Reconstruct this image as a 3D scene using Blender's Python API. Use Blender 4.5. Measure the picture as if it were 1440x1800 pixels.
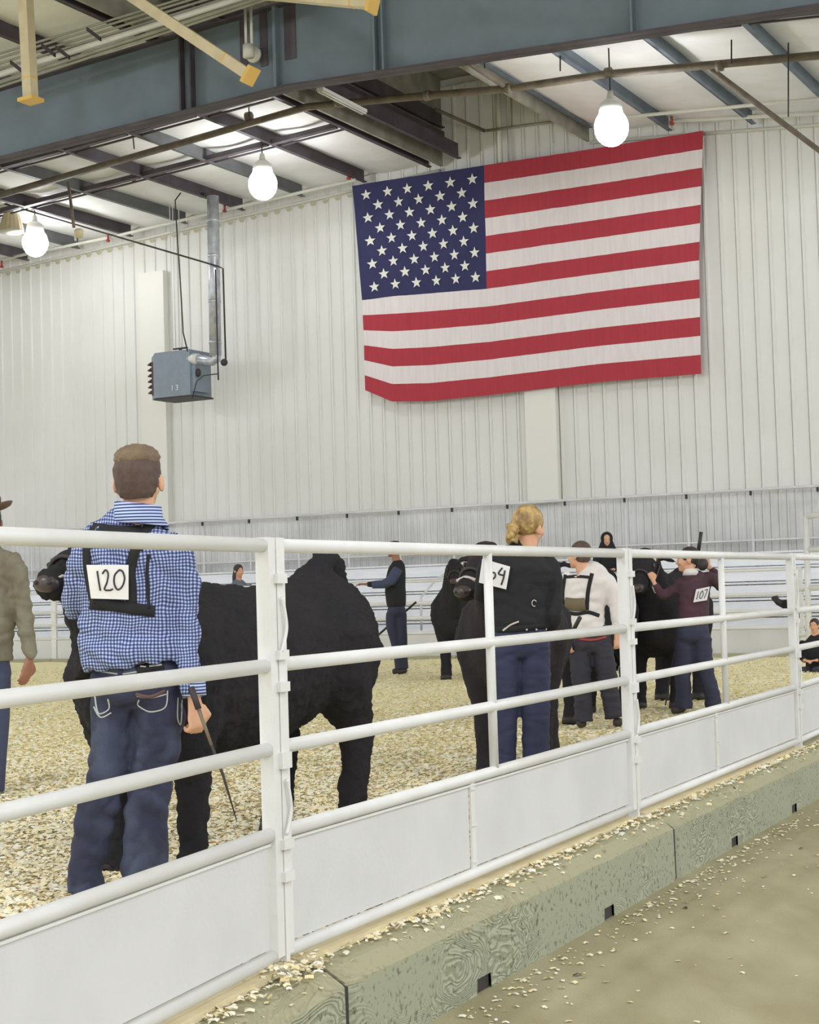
import bpy, bmesh, math, random
import numpy as np
from mathutils import Vector, Matrix, noise
from mathutils.bvhtree import BVHTree
random.seed(7)
for o in list(bpy.data.objects): bpy.data.objects.remove(o)
scene = bpy.context.scene
COL = scene.collection

# ------------------------------------------------------------------ camera
F = 2885.0; PITCH = math.atan(138/F); ROLL = math.atan(.03); CH = 1.48
cr, sr, cp, sp = math.cos(ROLL), math.sin(ROLL), math.cos(PITCH), math.sin(PITCH)
right0, fwd, up0 = Vector((1,0,0)), Vector((0,cp,sp)), Vector((0,-sp,cp))
cR = cr*right0 - sr*up0; cU = sr*right0 + cr*up0; cB = -fwd
cam_d = bpy.data.cameras.new('camera'); cam = bpy.data.objects.new('camera', cam_d); COL.objects.link(cam)
cam.matrix_world = Matrix(((cR.x,cU.x,cB.x,0),(cR.y,cU.y,cB.y,0),(cR.z,cU.z,cB.z,CH),(0,0,0,1)))
cam_d.sensor_fit = 'HORIZONTAL'; cam_d.sensor_width = 36; cam_d.lens = F/1440*36
cam_d.clip_start = .1; cam_d.clip_end = 300
scene.camera = cam

# ------------------------------------------------------------------ light and exposure
scene.view_settings.view_transform = 'Standard'; scene.view_settings.look = 'None'
scene.view_settings.exposure = 0.14; scene.view_settings.gamma = 1; scene.view_settings.use_curve_mapping = False
w = bpy.data.worlds.new('hall_light'); scene.world = w; w.use_nodes = True
w.node_tree.nodes['Background'].inputs[0].default_value = (.94, .97, 1.0, 1)
w.node_tree.nodes['Background'].inputs[1].default_value = 1.12
LAMP_W = 600

def ray(x, y):
    u, v = x-720, y-900
    a = u*cr - v*sr; b = u*sr + v*cr
    return Vector((a, F*cp + b*sp, F*sp - b*cp))
def at(x, y, Y):                       # world point seen at pixel (x, y), Y metres ahead
    d = ray(x, y); t = Y/d.y; return Vector((d.x*t, Y, CH + d.z*t))
_n = math.hypot(.480, .877); NX, NY = .480/_n, .877/_n      # gable wall normal; tangent (NY,-NX)
def W(s, D, z): return Vector((D*NX + s*NY, D*NY - s*NX, z))  # hall coordinates
def wp(x, y, D):                       # pixel onto the vertical plane D from the camera, parallel to the gable wall
    d = ray(x, y); t = D/(NX*d.x + NY*d.y); return Vector((d.x*t, d.y*t, CH + d.z*t))
ZW = math.atan2(-NX, NY)               # rotation of the hall frame

# spot lamps: the hall's grid of high bay lamps (three are in view)
def add_lamp(p, watts=LAMP_W):
    l = bpy.data.lights.new('high_bay_light', 'POINT'); l.energy = watts; l.shadow_soft_size = .27; l.color = (.97, .98, 1)
    o = bpy.data.objects.new('high_bay_light', l); o.location = p; COL.objects.link(o)
for q in ((-5,5,7.9),(4,1,7.9),(12,10,7.9),(-13,13,7.9),(-5,-6,7.9),(6,-8,7.9),(14,20,8),(-17,24,8),(-3,13,7.6) if False else (11,-2,7.9)):
    add_lamp(Vector(q))

# ------------------------------------------------------------------ materials
def lin(c): c /= 255; return c/12.92 if c <= .04045 else ((c+.055)/1.055)**2.4
def col(r, g, b, k=.85): return tuple(min(.92, lin(q)/k) for q in (r, g, b)) + (1,)
def M(name, c, rough=.6, metal=0, c2=None, scale=8, amt=.5, bump=0, bscale=40, stretch=None, spec=None, island=0, detail=6, lo=.35, hi=.65):
    m = bpy.data.materials.new(name); m.use_nodes = True; nt = m.node_tree; b = nt.nodes['Principled BSDF']
    b.inputs['Base Color'].default_value = col(*c); b.inputs['Roughness'].default_value = rough; b.inputs['Metallic'].default_value = metal
    if spec is not None: b.inputs['Specular IOR Level'].default_value = spec
    def tex(sc, st=None):
        tc = nt.nodes.new('ShaderNodeTexCoord'); mp = nt.nodes.new('ShaderNodeMapping'); n = nt.nodes.new('ShaderNodeTexNoise')
        nt.links.new(tc.outputs['Object'], mp.inputs[0]); nt.links.new(mp.outputs[0], n.inputs['Vector'])
        if st: mp.inputs['Scale'].default_value = st
        n.inputs['Scale'].default_value = sc; n.inputs['Detail'].default_value = detail; return n
    if c2:
        n = tex(scale, stretch); r = nt.nodes.new('ShaderNodeMapRange'); r.inputs[1].default_value = lo; r.inputs[2].default_value = hi
        r.inputs[4].default_value = amt
        mx = nt.nodes.new('ShaderNodeMix'); mx.data_type = 'RGBA'
        nt.links.new(n.outputs[0], r.inputs[0]); nt.links.new(r.outputs[0], mx.inputs[0])
        mx.inputs[6].default_value = col(*c); mx.inputs[7].default_value = col(*c2)
        if island:
            g = nt.nodes.new('ShaderNodeNewGeometry'); nt.links.new(g.outputs['Random Per Island'], mx.inputs[0])
        nt.links.new(mx.outputs[2], b.inputs['Base Color'])
    if bump:
        n = tex(bscale, stretch); bp = nt.nodes.new('ShaderNodeBump'); bp.inputs['Strength'].default_value = bump; bp.inputs['Distance'].default_value = .01
        nt.links.new(n.outputs[0], bp.inputs['Height']); nt.links.new(bp.outputs[0], b.inputs['Normal'])
    return m
def emis(name, c, s):
    m = bpy.data.materials.new(name); m.use_nodes = True; b = m.node_tree.nodes['Principled BSDF']
    b.inputs['Base Color'].default_value = (.8,.8,.8,1); b.inputs['Emission Color'].default_value = c; b.inputs['Emission Strength'].default_value = s; return m

white = M('white_paint', (214,214,213), .42, c2=(204,203,199), scale=5, amt=.7, bump=.15, bscale=30)
board = M('white_board', (202,202,203), .6, c2=(190,190,191), scale=3, amt=.6, bump=.1, bscale=60)
worn = M('dark_gap', (70,62,50), .8)
wallm = M('cream_sheet', (213,213,210), .5, c2=(206,205,199), scale=.7, amt=.6)
galv = M('galvanised_sheet', (212,212,213), .5, .0, c2=(188,188,186), scale=1.1, amt=.75)
coverm = M('cover_white', (214,213,206), .55)
flue = M('flue_steel', (190,193,198), .35, .5, c2=(140,146,154), scale=6, amt=.7)
beamm = M('blue_grey_steel', (104,116,124), .6, c2=(92,104,110), scale=2, amt=.6, bump=.05)
beam_dk = M('purlin_steel', (78,72,78), .6, c2=(60,52,56), scale=3, amt=.8)
purl_g = M('purlin_grey_steel', (96,98,98), .6, c2=(76,76,78), scale=3, amt=.6)
purl_b = M('purlin_blue_steel', (104,116,126), .6, c2=(84,90,100), scale=3, amt=.6)
blank = M('insulation_white', (226,226,225), .75, c2=(216,216,214), scale=2.5, amt=.6, bump=.5, bscale=9, stretch=(1,1,1))
slotm = M('slot_lining', (150,148,136), .8, c2=(120,118,106), scale=3, amt=.8)
pipe_br = M('brown_pipe', (110,100,86), .6, c2=(82,72,62), scale=5, amt=.7)
pipe_w = M('light_conduit', (192,190,180), .5)
pipe_g = M('grey_green_conduit', (138,136,118), .55, c2=(112,110,96), scale=4)
redm = M('red_fitting', (140,52,48), .5)
blackm = M('black_iron', (48,44,44), .6)
creamtube = M('cream_tube', (196,182,148), .55, c2=(172,160,130), scale=6)
yellowm = M('yellow_plate', (206,168,86), .5)
grill = M('rust_louver', (92,70,66), .6)
heatm = M('heater_blue', (124,136,148), .5, c2=(112,122,134), scale=6)
alu = M('bleacher_aluminium', (224,225,227), .45, .0, c2=(208,211,219), scale=2, amt=.6, stretch=(1,1,6))
conc = M('aisle_concrete', (160,153,124), .85, c2=(136,128,96), scale=1.4, amt=.8, bump=.25, bscale=70, stretch=(2.2,.7,1), detail=9)
chipm = M('wood_shaving', (250,243,218), .7, c2=(230,210,158), island=1)
basem = M('shavings_bed', (242,230,188), .9, c2=(216,194,138), scale=38, amt=.8, bump=.8, bscale=60, detail=3)
timber = M('pale_timber', (206,194,160), .7, c2=(184,168,130), scale=8, stretch=(1,1,10))
skin = M('skin', (205,160,128), .55, c2=(196,140,112), scale=9, amt=.5)
skin_dk = M('skin_ruddy', (150,104,84), .55, c2=(128,82,68), scale=12, amt=.5)
hair_br = M('brown_hair', (88,70,62), .7, c2=(64,50,50), scale=30, stretch=(1,1,.2), bump=.4, bscale=120)
hair_dk = M('dark_hair', (52,46,46), .6)
hair_bl = M('blonde_hair', (186,156,98), .5, c2=(112,84,52), scale=26, stretch=(1,1,.5), amt=.9, bump=.6, bscale=60)
denim = M('denim', (72,80,102), .85, c2=(43,45,66), scale=4, amt=1, lo=.3, hi=.52, bump=.3, bscale=160)
denim_n = M('night_denim', (50,52,74), .85, c2=(42,42,58), scale=5)
denim_b = M('indigo_denim', (50,54,80), .85, c2=(42,44,66), scale=5, amt=.8)
denim_d = M('dark_denim', (52,50,58), .85, c2=(42,42,52), scale=5, amt=.8)
stitch = M('pale_stitching', (170,172,168), .8)
blk = M('black_cloth', (42,42,44), .85, spec=.2)
fur = M('black_fur', (40,40,42), .9, c2=(48,44,46), scale=3, amt=.6, bump=.6, bscale=50, spec=.12)
fur_b = M('brown_black_fur', (50,44,46), .85, c2=(40,40,42), scale=2.5, amt=.8, bump=.5, bscale=50, spec=.15)
muzzlem = M('wet_muzzle', (66,54,54), .35)
shine = M('pale_marking', (190,180,172), .5)
maroon = M('maroon_jersey', (78,48,60), .85, c2=(58,44,50), scale=4, amt=.7)
whitecloth = M('white_cloth', (214,210,208), .8, c2=(204,190,184), scale=5, amt=.5)
paper = M('paper_card', (214,212,210), .7)
ink = M('black_ink', (44,42,44), .6)
olive = M('olive_plaid', (126,124,106), .9, c2=(100,90,76), scale=7, amt=.8)
navy = M('navy_cloth', (62,68,92), .85)
grey_c = M('grey_jacket', (104,108,114), .9)
browncl = M('brown_pad', (106,94,72), .8)
boot = M('dark_leather', (54,46,46), .6)
stickm = M('show_stick', (112,98,78), .5)
flag_r = M('flag_red', (164,52,64), .85, c2=(150,46,58), scale=3, stretch=(6,6,.6))
flag_w = M('flag_white', (214,207,207), .85, c2=(200,190,192), scale=3, stretch=(6,6,.6))
flag_n = M('flag_navy', (46,46,86), .85, c2=(40,40,76), scale=3)
starm = M('star_white', (214,214,206), .8)
globe = emis('lit_globe', (.97,.98,1,1), 50)
tube_m = M('tube_white', (204,204,200), .4)
tagm = M('ear_tag', (206,186,150), .5)

def gingham():
    m = bpy.data.materials.new('blue_gingham'); m.use_nodes = True; nt = m.node_tree; b = nt.nodes['Principled BSDF']
    b.inputs['Roughness'].default_value = .85
    tc = nt.nodes.new('ShaderNodeTexCoord'); n = nt.nodes.new('ShaderNodeTexNoise'); n.inputs['Scale'].default_value = 5
    ad = nt.nodes.new('ShaderNodeVectorMath'); ad.operation = 'MULTIPLY_ADD'
    nt.links.new(tc.outputs['Object'], n.inputs['Vector'])
    nt.links.new(n.outputs['Color'], ad.inputs[0]); ad.inputs[1].default_value = (.05,.05,.05); nt.links.new(tc.outputs['Object'], ad.inputs[2])
    sx = nt.nodes.new('ShaderNodeSeparateXYZ'); nt.links.new(ad.outputs[0], sx.inputs[0])
    def bars(sock, per):
        a = nt.nodes.new('ShaderNodeMath'); a.operation = 'MULTIPLY'; a.inputs[1].default_value = 2*math.pi/per
        s = nt.nodes.new('ShaderNodeMath'); s.operation = 'SINE'; r = nt.nodes.new('ShaderNodeMapRange')
        r.inputs[1].default_value = -.25; r.inputs[2].default_value = .25
        nt.links.new(sock, a.inputs[0]); nt.links.new(a.outputs[0], s.inputs[0]); nt.links.new(s.outputs[0], r.inputs[0]); return r
    bx_, bz = bars(sx.outputs[0], .0125), bars(sx.outputs[2], .0135)
    av = nt.nodes.new('ShaderNodeMath'); av.operation = 'ADD'; nt.links.new(bx_.outputs[0], av.inputs[0]); nt.links.new(bz.outputs[0], av.inputs[1])
    h = nt.nodes.new('ShaderNodeMath'); h.operation = 'MULTIPLY'; h.inputs[1].default_value = .5; nt.links.new(av.outputs[0], h.inputs[0])
    cr_ = nt.nodes.new('ShaderNodeValToRGB'); e = cr_.color_ramp.elements
    e[0].position = 0; e[0].color = col(168,180,206); e[1].position = 1; e[1].color = col(44,46,86)
    k = e.new(.5); k.color = col(90,102,146)
    nt.links.new(h.outputs[0], cr_.inputs[0]); nt.links.new(cr_.outputs[0], b.inputs['Base Color']); return m
def stripes_m():
    m = bpy.data.materials.new('blue_stripe'); m.use_nodes = True; nt = m.node_tree; b = nt.nodes['Principled BSDF']; b.inputs['Roughness'].default_value = .85
    tc = nt.nodes.new('ShaderNodeTexCoord'); sx = nt.nodes.new('ShaderNodeSeparateXYZ'); nt.links.new(tc.outputs['Object'], sx.inputs[0])
    a = nt.nodes.new('ShaderNodeMath'); a.operation = 'MULTIPLY'; a.inputs[1].default_value = 2*math.pi/.0125
    s = nt.nodes.new('ShaderNodeMath'); s.operation = 'SINE'; r = nt.nodes.new('ShaderNodeValToRGB'); e = r.color_ramp.elements
    e[0].position = .0; e[0].color = col(176,192,220); e[1].position = .3; e[1].color = col(50,54,110)
    nt.links.new(sx.outputs[2], a.inputs[0]); nt.links.new(a.outputs[0], s.inputs[0]); nt.links.new(s.outputs[0], r.inputs[0]); nt.links.new(r.outputs[0], b.inputs['Base Color']); return m
ging, stripem = gingham(), stripes_m()
def barrier_mat():
    m = bpy.data.materials.new('form_marked_concrete'); m.use_nodes = True; nt = m.node_tree; b = nt.nodes['Principled BSDF']; b.inputs['Roughness'].default_value = .85
    tc = nt.nodes.new('ShaderNodeTexCoord'); mp = nt.nodes.new('ShaderNodeMapping'); mp.inputs['Scale'].default_value = (1,1,2.2)
    n = nt.nodes.new('ShaderNodeTexNoise'); n.inputs['Scale'].default_value = 2.6; n.inputs['Detail'].default_value = 4; n.inputs['Distortion'].default_value = 1.1; n.inputs['Roughness'].default_value = .35
    nt.links.new(tc.outputs['Object'], mp.inputs[0]); nt.links.new(mp.outputs[0], n.inputs['Vector'])
    a = nt.nodes.new('ShaderNodeMath'); a.operation = 'MULTIPLY'; a.inputs[1].default_value = 170; s = nt.nodes.new('ShaderNodeMath'); s.operation = 'SINE'
    nt.links.new(n.outputs[0], a.inputs[0]); nt.links.new(a.outputs[0], s.inputs[0])
    n2 = nt.nodes.new('ShaderNodeTexNoise'); n2.inputs['Scale'].default_value = 1.3; nt.links.new(tc.outputs['Object'], n2.inputs['Vector'])
    rg = nt.nodes.new('ShaderNodeMapRange'); rg.inputs[1].default_value = .42; rg.inputs[2].default_value = .58; nt.links.new(n2.outputs[0], rg.inputs[0])
    pr = nt.nodes.new('ShaderNodeMath'); pr.operation = 'MULTIPLY'; nt.links.new(s.outputs[0], pr.inputs[0]); nt.links.new(rg.outputs[0], pr.inputs[1])
    r = nt.nodes.new('ShaderNodeMapRange'); r.inputs[1].default_value = -1; r.inputs[2].default_value = 1; nt.links.new(pr.outputs[0], r.inputs[0])
    mx = nt.nodes.new('ShaderNodeMix'); mx.data_type = 'RGBA'; mx.inputs[6].default_value = col(132,135,112); mx.inputs[7].default_value = col(162,165,144)
    n3 = nt.nodes.new('ShaderNodeTexNoise'); n3.inputs['Scale'].default_value = 45; n3.inputs['Detail'].default_value = 5; nt.links.new(tc.outputs['Object'], n3.inputs['Vector'])
    r3 = nt.nodes.new('ShaderNodeMapRange'); r3.inputs[1].default_value = .30; r3.inputs[2].default_value = .44; r3.inputs[3].default_value = 1; r3.inputs[4].default_value = 0; nt.links.new(n3.outputs[0], r3.inputs[0])
    m3 = nt.nodes.new('ShaderNodeMix'); m3.data_type = 'RGBA'; m3.inputs[7].default_value = col(98,96,74); nt.links.new(r3.outputs[0], m3.inputs[0]); nt.links.new(mx.outputs[2], m3.inputs[6])
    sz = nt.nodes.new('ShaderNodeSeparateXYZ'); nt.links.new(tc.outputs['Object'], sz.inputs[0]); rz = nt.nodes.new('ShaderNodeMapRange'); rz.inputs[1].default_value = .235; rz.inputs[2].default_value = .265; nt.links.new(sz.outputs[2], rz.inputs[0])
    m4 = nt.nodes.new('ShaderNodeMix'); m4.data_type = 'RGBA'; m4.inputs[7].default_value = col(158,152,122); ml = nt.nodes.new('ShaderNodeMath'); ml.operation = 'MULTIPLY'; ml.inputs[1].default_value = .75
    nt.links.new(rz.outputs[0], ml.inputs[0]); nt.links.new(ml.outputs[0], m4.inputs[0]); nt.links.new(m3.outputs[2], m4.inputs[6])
    nt.links.new(r.outputs[0], mx.inputs[0]); nt.links.new(m4.outputs[2], b.inputs['Base Color'])
    bp = nt.nodes.new('ShaderNodeBump'); bp.inputs['Strength'].default_value = .5; bp.inputs['Distance'].default_value = .004
    nt.links.new(pr.outputs[0], bp.inputs['Height']); nt.links.new(bp.outputs[0], b.inputs['Normal']); return m
barm = barrier_mat()

# ------------------------------------------------------------------ mesh helpers
class MB:
    def __init__(s): s.v = []; s.f = []
    def add(s, vs, fs):
        k = len(s.v); s.v += [Vector(q) for q in vs]; s.f += [tuple(i+k for i in f) for f in fs]; return s
    def box(s, c, size, X=Vector((1,0,0)), Y=None, Z=Vector((0,0,1))):
        X = Vector(X).normalized(); Z = Vector(Z).normalized(); Y = Y or Z.cross(X); c = Vector(c); hx, hy, hz = [q/2 for q in size]
        vs = [c + X*a*hx + Y*b*hy + Z*d*hz for a in (-1,1) for b in (-1,1) for d in (-1,1)]
        return s.add(vs, [(0,1,3,2),(4,6,7,5),(0,4,5,1),(2,3,7,6),(0,2,6,4),(1,5,7,3)])
    def tube(s, pts, r, seg=10, rb=None, side=None, cap=True):
        pts = [Vector(p) for p in pts]; n = len(pts)
        ra = r if isinstance(r, (list, tuple)) else [r]*n; rb = ra if rb is None else rb
        vs = []
        a0 = Vector(side) if side else None
        for i, p in enumerate(pts):
            t = (pts[min(i+1, n-1)] - pts[max(i-1, 0)]).normalized()
            if a0 is None: a0 = Vector((0,0,1)) if abs(t.z) < .9 else Vector((1,0,0))
            a = (a0 - t*a0.dot(t)).normalized(); b = t.cross(a)
            if side is None: a0 = a
            for k in range(seg):
                th = 2*math.pi*k/seg; vs.append(p + a*math.cos(th)*ra[i] + b*math.sin(th)*rb[i])
        fs = [(i*seg+k, i*seg+(k+1)%seg, (i+1)*seg+(k+1)%seg, (i+1)*seg+k) for i in range(n-1) for k in range(seg)]
        if cap: fs += [tuple(range(seg))[::-1], tuple((n-1)*seg+k for k in range(seg))]
        return s.add(vs, fs)
    def ell(s, c, r, R=None, seg=14, rings=9):
        c = Vector(c); R = R or Matrix.Identity(3)
        vs = [c + R @ Vector((0,0,r[2]))]
        for i in range(1, rings):
            ph = math.pi*i/rings
            for k in range(seg):
                th = 2*math.pi*k/seg
                vs.append(c + R @ Vector((r[0]*math.sin(ph)*math.cos(th), r[1]*math.sin(ph)*math.sin(th), r[2]*math.cos(ph))))
        vs.append(c - R @ Vector((0,0,r[2]))); L = len(vs)-1
        fs = [(0, 1+k, 1+(k+1)%seg) for k in range(seg)]
        for i in range(rings-2):
            a = 1+i*seg; fs += [(a+k, a+seg+k, a+seg+(k+1)%seg, a+(k+1)%seg) for k in range(seg)]
        a = 1+(rings-2)*seg; fs += [(a+k, L, a+(k+1)%seg) for k in range(seg)]
        return s.add(vs, fs)
    def prism(s, poly, off):            # polygon (3D points) extruded by off
        n = len(poly); poly = [Vector(p) for p in poly]; off = Vector(off)
        return s.add(poly + [p+off for p in poly], [tuple(range(n)), tuple(range(n, 2*n))[::-1]] + [(i, i+n, (i+1)%n+n, (i+1)%n) for i in range(n)])
    def mesh(s, name, mat, smooth=False, origin=None):
        o = origin or Vector((0,0,0))
        me = bpy.data.meshes.new(name); me.from_pydata([tuple(q-o) for q in s.v], [], s.f)
        bm = bmesh.new(); bm.from_mesh(me); bmesh.ops.recalc_face_normals(bm, faces=bm.faces); bm.to_mesh(me); bm.free()
        if mat: me.materials.append(mat)
        if smooth: me.polygons.foreach_set('use_smooth', [True]*len(me.polygons))
        return me
    def build(s, name, mat, parent=None, smooth=False):
        me = s.mesh(name, mat, smooth); return link(name, me, parent)
def link(name, me, parent=None):
    o = bpy.data.objects.new(name, me); COL.objects.link(o)
    if parent:
        o.parent = parent
        if parent.name not in FREE: o.matrix_parent_inverse = Matrix.Translation(-parent.location) if parent.rotation_euler.z == 0 and parent.parent is None else Matrix.Identity(4)
    return o
FREE = set()
def tag(o, label=None, cat=None, group=None, kind=None):
    if label: o['label'] = label
    if cat: o['category'] = cat
    if group: o['group'] = group
    if kind: o['kind'] = kind
    return o
def thing(name, loc, label, cat, group=None, kind=None):
    o = bpy.data.objects.new(name, None); COL.objects.link(o); o.location = Vector(loc); o.empty_display_size = .1
    return tag(o, label, cat, group, kind)
def struct(name, loc=(0,0,0)): 
    o = bpy.data.objects.new(name, None); COL.objects.link(o); o.location = loc; o['kind'] = 'structure'; return o
def smoothmb(o): o.data.polygons.foreach_set('use_smooth', [True]*len(o.data.polygons))
def remesh(mb, name, mat, voxel=.012, sm=4, disp=None, parent=None):
    me = mb.mesh(name, mat); o = bpy.data.objects.new(name, me); COL.objects.link(o)
    r = o.modifiers.new('r', 'REMESH'); r.mode = 'VOXEL'; r.voxel_size = voxel; r.use_smooth_shade = True
    if sm: q = o.modifiers.new('s', 'SMOOTH'); q.iterations = sm; q.factor = .5
    dg = bpy.context.evaluated_depsgraph_get(); ev = o.evaluated_get(dg); nm = bpy.data.meshes.new_from_object(ev)
    bpy.data.objects.remove(o); bpy.data.meshes.remove(me)
    if disp:
        n = len(nm.vertices); co = np.empty(n*3, 'f'); no = np.empty(n*3, 'f'); nm.vertices.foreach_get('co', co); nm.vertices.foreach_get('normal', no)
        co = co.reshape(-1,3); no = no.reshape(-1,3)
        d = np.array([disp(Vector(p), Vector(q)) for p, q in zip(co, no)], 'f')
        co += no*d[:,None]; nm.vertices.foreach_set('co', co.ravel()); nm.update()
    nm.name = name
    if not nm.materials: nm.materials.append(mat)
    nm.polygons.foreach_set('use_smooth', [True]*len(nm.polygons))
    return link(name, nm, parent)
def wrinkle(A, f=(9,9,22), B=0, g=60):
    def d(p, n):
        v = noise.noise(Vector((p.x*f[0], p.y*f[1], p.z*f[2]))); v = (abs(v)*2-.4)
        return A*v + (B*noise.noise(p*g) if B else 0)
    return d
def catmull(P, k=5):
    P = [tuple(p) for p in P]; out = []
    for i in range(len(P)-1):
        p0 = P[max(i-1,0)]; p1 = P[i]; p2 = P[i+1]; p3 = P[min(i+2, len(P)-1)]
        for j in range(k):
            t = j/k; out.append(tuple(.5*((2*b)+(c-a)*t+(2*a-5*b+4*c-d)*t*t+(-a+3*b-3*c+d)*t**3) for a,b,c,d in zip(p0,p1,p2,p3)))
    out.append(P[-1]); return out

# ------------------------------------------------------------------ setting: floors
GZ = .28                                # height of the shavings bed above the aisle
fl = MB(); fl.add([(-30,-14,0),(30,-14,0),(30,50,0),(-30,50,0)], [(0,1,2,3)])
flo = fl.build('floor', conc); tag(flo, kind='structure')

A = Vector((-.447,5.184,0)); B = Vector((1.075,8.276,0)); C = Vector((2.638,11.416,0))
A0 = A - Vector((.346,.938,0))*3.45; D1 = C + Vector((.425,.905,0))*3.45; E1 = D1 + Vector((.33,.944,0))*3.45
NEAR = [A0, A, B, C, D1, E1]
ZRM = -(A0.x*0)
# shavings bed (inside the ring) polygon grid in hall depth
bed = MB()
ringl = [A0 - Vector((.5,1.2,0)), A0, A, B, C, D1, E1]
def xfence(y):
    for p, q in zip(ringl, ringl[1:]):
        if p.y <= y <= q.y: return p.x + (q.x-p.x)*(y-p.y)/(q.y-p.y)
    q, p = ringl[-1], ringl[-2]; return q.x + (q.x-p.x)*(y-q.y)/(q.y-p.y)
FD = 25.2                               # far fence, distance along the hall axis
ys = [1.2 + i*.35 for i in range(110)]
rows = []
for y in ys:
    xr = min(xfence(y), 9) - .215; xl = -14
    row = []
    for k in range(61):
        x = xl + (xr-xl)*k/60
        dd = x*NX + y*NY
        if dd > FD: # clamp onto far line
            yy = (FD - x*NX)/NY
        else: yy = y
        z = GZ + .02*noise.noise(Vector((x*1.3, yy*1.3, 0))) + .008*noise.noise(Vector((x*5, yy*5, 3)))
        row.append((x, yy, z))
    rows.append(row)
vs = [p for r in rows for p in r]; bed.add(vs, [(i*61+k, i*61+k+1, (i+1)*61+k+1, (i+1)*61+k) for i in range(len(ys)-1) for k in range(60)])
bo = bed.build('shavings_bed', basem, smooth=True); tag(bo, 'thick bed of pale wood shavings covering the show ring floor', 'wood shavings', kind='stuff')

def chips(name, P, size, mat, label, seed, tilt=.5):
    rng = np.random.default_rng(seed); n = len(P); P = np.array(P)
    yaw = rng.uniform(0, 6.283, n); L = size*rng.uniform(.5, 1.5, n); Wd = L*rng.uniform(.3, .6, n); tl = rng.uniform(-tilt, tilt, n); cu = rng.uniform(.1, .55, n)
    prof = [(-1, 0), (0, 1), (1, 0)]
    V = np.zeros((n, 6, 3), 'f')
    for i, (u, h) in enumerate(prof):
        for j, vv in enumerate((-1, 1)):
            lx = L*u*.5; ly = Wd*vv*.5; lz = h*cu*L*.35 + ly*tl
            V[:, i*2+j, 0] = P[:,0] + lx*np.cos(yaw) - ly*np.sin(yaw); V[:, i*2+j, 1] = P[:,1] + lx*np.sin(yaw) + ly*np.cos(yaw)
            V[:, i*2+j, 2] = P[:,2] + lz + abs(lx)*0 + np.abs(ly*tl)
    base = (np.arange(n)*6)[:,None]
    q = np.concatenate([base+np.array([[0,1,3,2]]), base+np.array([[2,3,5,4]])], 1).reshape(-1,4)
    me = bpy.data.meshes.new(name); me.vertices.add(n*6); me.vertices.foreach_set('co', V.ravel())
    me.loops.add(q.size); me.loops.foreach_set('vertex_index', q.ravel().astype('i')); me.polygons.add(len(q))
    me.polygons.foreach_set('loop_start', np.arange(0, q.size, 4, dtype='i')); me.polygons.foreach_set('loop_total', np.full(len(q), 4, 'i'))
    me.update(calc_edges=True); me.validate(); me.materials.append(mat)
    return tag(link(name, me), label, 'wood shavings', kind='stuff')
rng = np.random.default_rng(3)
pts = []
cand = 420000
inv = rng.uniform(1/29., 1/4.2, cand); yy = 1/inv
keepy = rng.uniform(0,1,cand)
aa = rng.uniform(-800, 800, cand)/F
for y, a in zip(yy, aa):
    x = a*y
    if x > xfence(y)-.24 or x*NX+y*NY > FD-.1 or x > 9: continue
    pts.append((x, y, GZ + .004 + .02*noise.noise(Vector((x*1.3, y*1.3, 0))) + .008*noise.noise(Vector((x*5, y*5, 3)))))
pts = pts[:260000]
chips('wood_shavings', pts, .027, chipm, 'loose curled wood shavings lying over the ring bed', 5, .6)

# ------------------------------------------------------------------ near kerb barriers
TH = .185
def off(p, q, d): t = (q-p).normalized(); return Vector((t.y, -t.x, 0))*d
def barrier(p, q, label):
    t = (q-p).normalized(); n = Vector((t.y,-t.x,0)); L = (q-p).length
    o = thing('concrete_barrier', (p+q)/2, label, 'barrier')
    g = .017; z1, z2 = .255, .305; H = [.012, z1]
    # front face with two fork slots
    slots = [(L*.30, .13), (L*.70, .13)]
    prof = [(-TH, 0), (-TH, z2), (TH-.085, z2), (TH-.06, z2-.004), (TH, z1), (TH+.004, 0)]
    m = MB(); xs = [g, g+.03]
    for c, w_ in slots: xs += [c-w_/2, c-w_/2+.004, c+w_/2-.004, c+w_/2]
    xs += [L-g-.03, L-g]; 
    import itertools
    xs = sorted(set(xs + [L*k/24 for k in range(1,24)]))
    ring = []
    for x in xs:
        inslot = any(c-w_/2+.002 < x < c+w_/2-.002 for c, w_ in slots)
        e = min(x-g, L-g-x); sh = .02*max(0, 1-e/.03)
        row = []
        for k, (a, z) in enumerate(prof):
            zz = z + (.006*noise.noise(Vector((p.x+x*4, p.y, z*9))) if 0 < k < 5 else 0); a2 = a - (sh if k >= 3 else 0)
            if k == 5 and inslot: zz = .055
            row.append(p + t*x + n*a2 + Vector((0,0,max(0,zz - (sh*.5 if k in (1,2,3) else 0)))))
        ring.append(row)
    K = len(prof); vs = [v for r in ring for v in r]
    fs = [(i*K+k, (i+1)*K+k, (i+1)*K+k+1, i*K+k+1) for i in range(len(xs)-1) for k in range(K-1)]
    fs += [tuple(range(K)), tuple((len(xs)-1)*K+k for k in range(K))[::-1]]
    m.add(vs, fs); m.build('barrier_body', barm, o); MB().prism([q + n*a + Vector((0,0,z)) - t*.016 for a, z in ((-TH+.02,.0),(-TH+.02,z2-.012),(TH-.095,z2-.012),(TH-.012,z1-.012),(TH-.010,0))], t*.032).build('joint_shadow', blackm, o)  # black box added in the joint, standing for the shadow in the gap
    for c, w_ in slots: MB().box(p + t*c + n*(TH-.02) + Vector((0,0,.028)), (w_-.01, .03, .05), X=t).build('lifting_slot', blackm, o)
    return o
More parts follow.
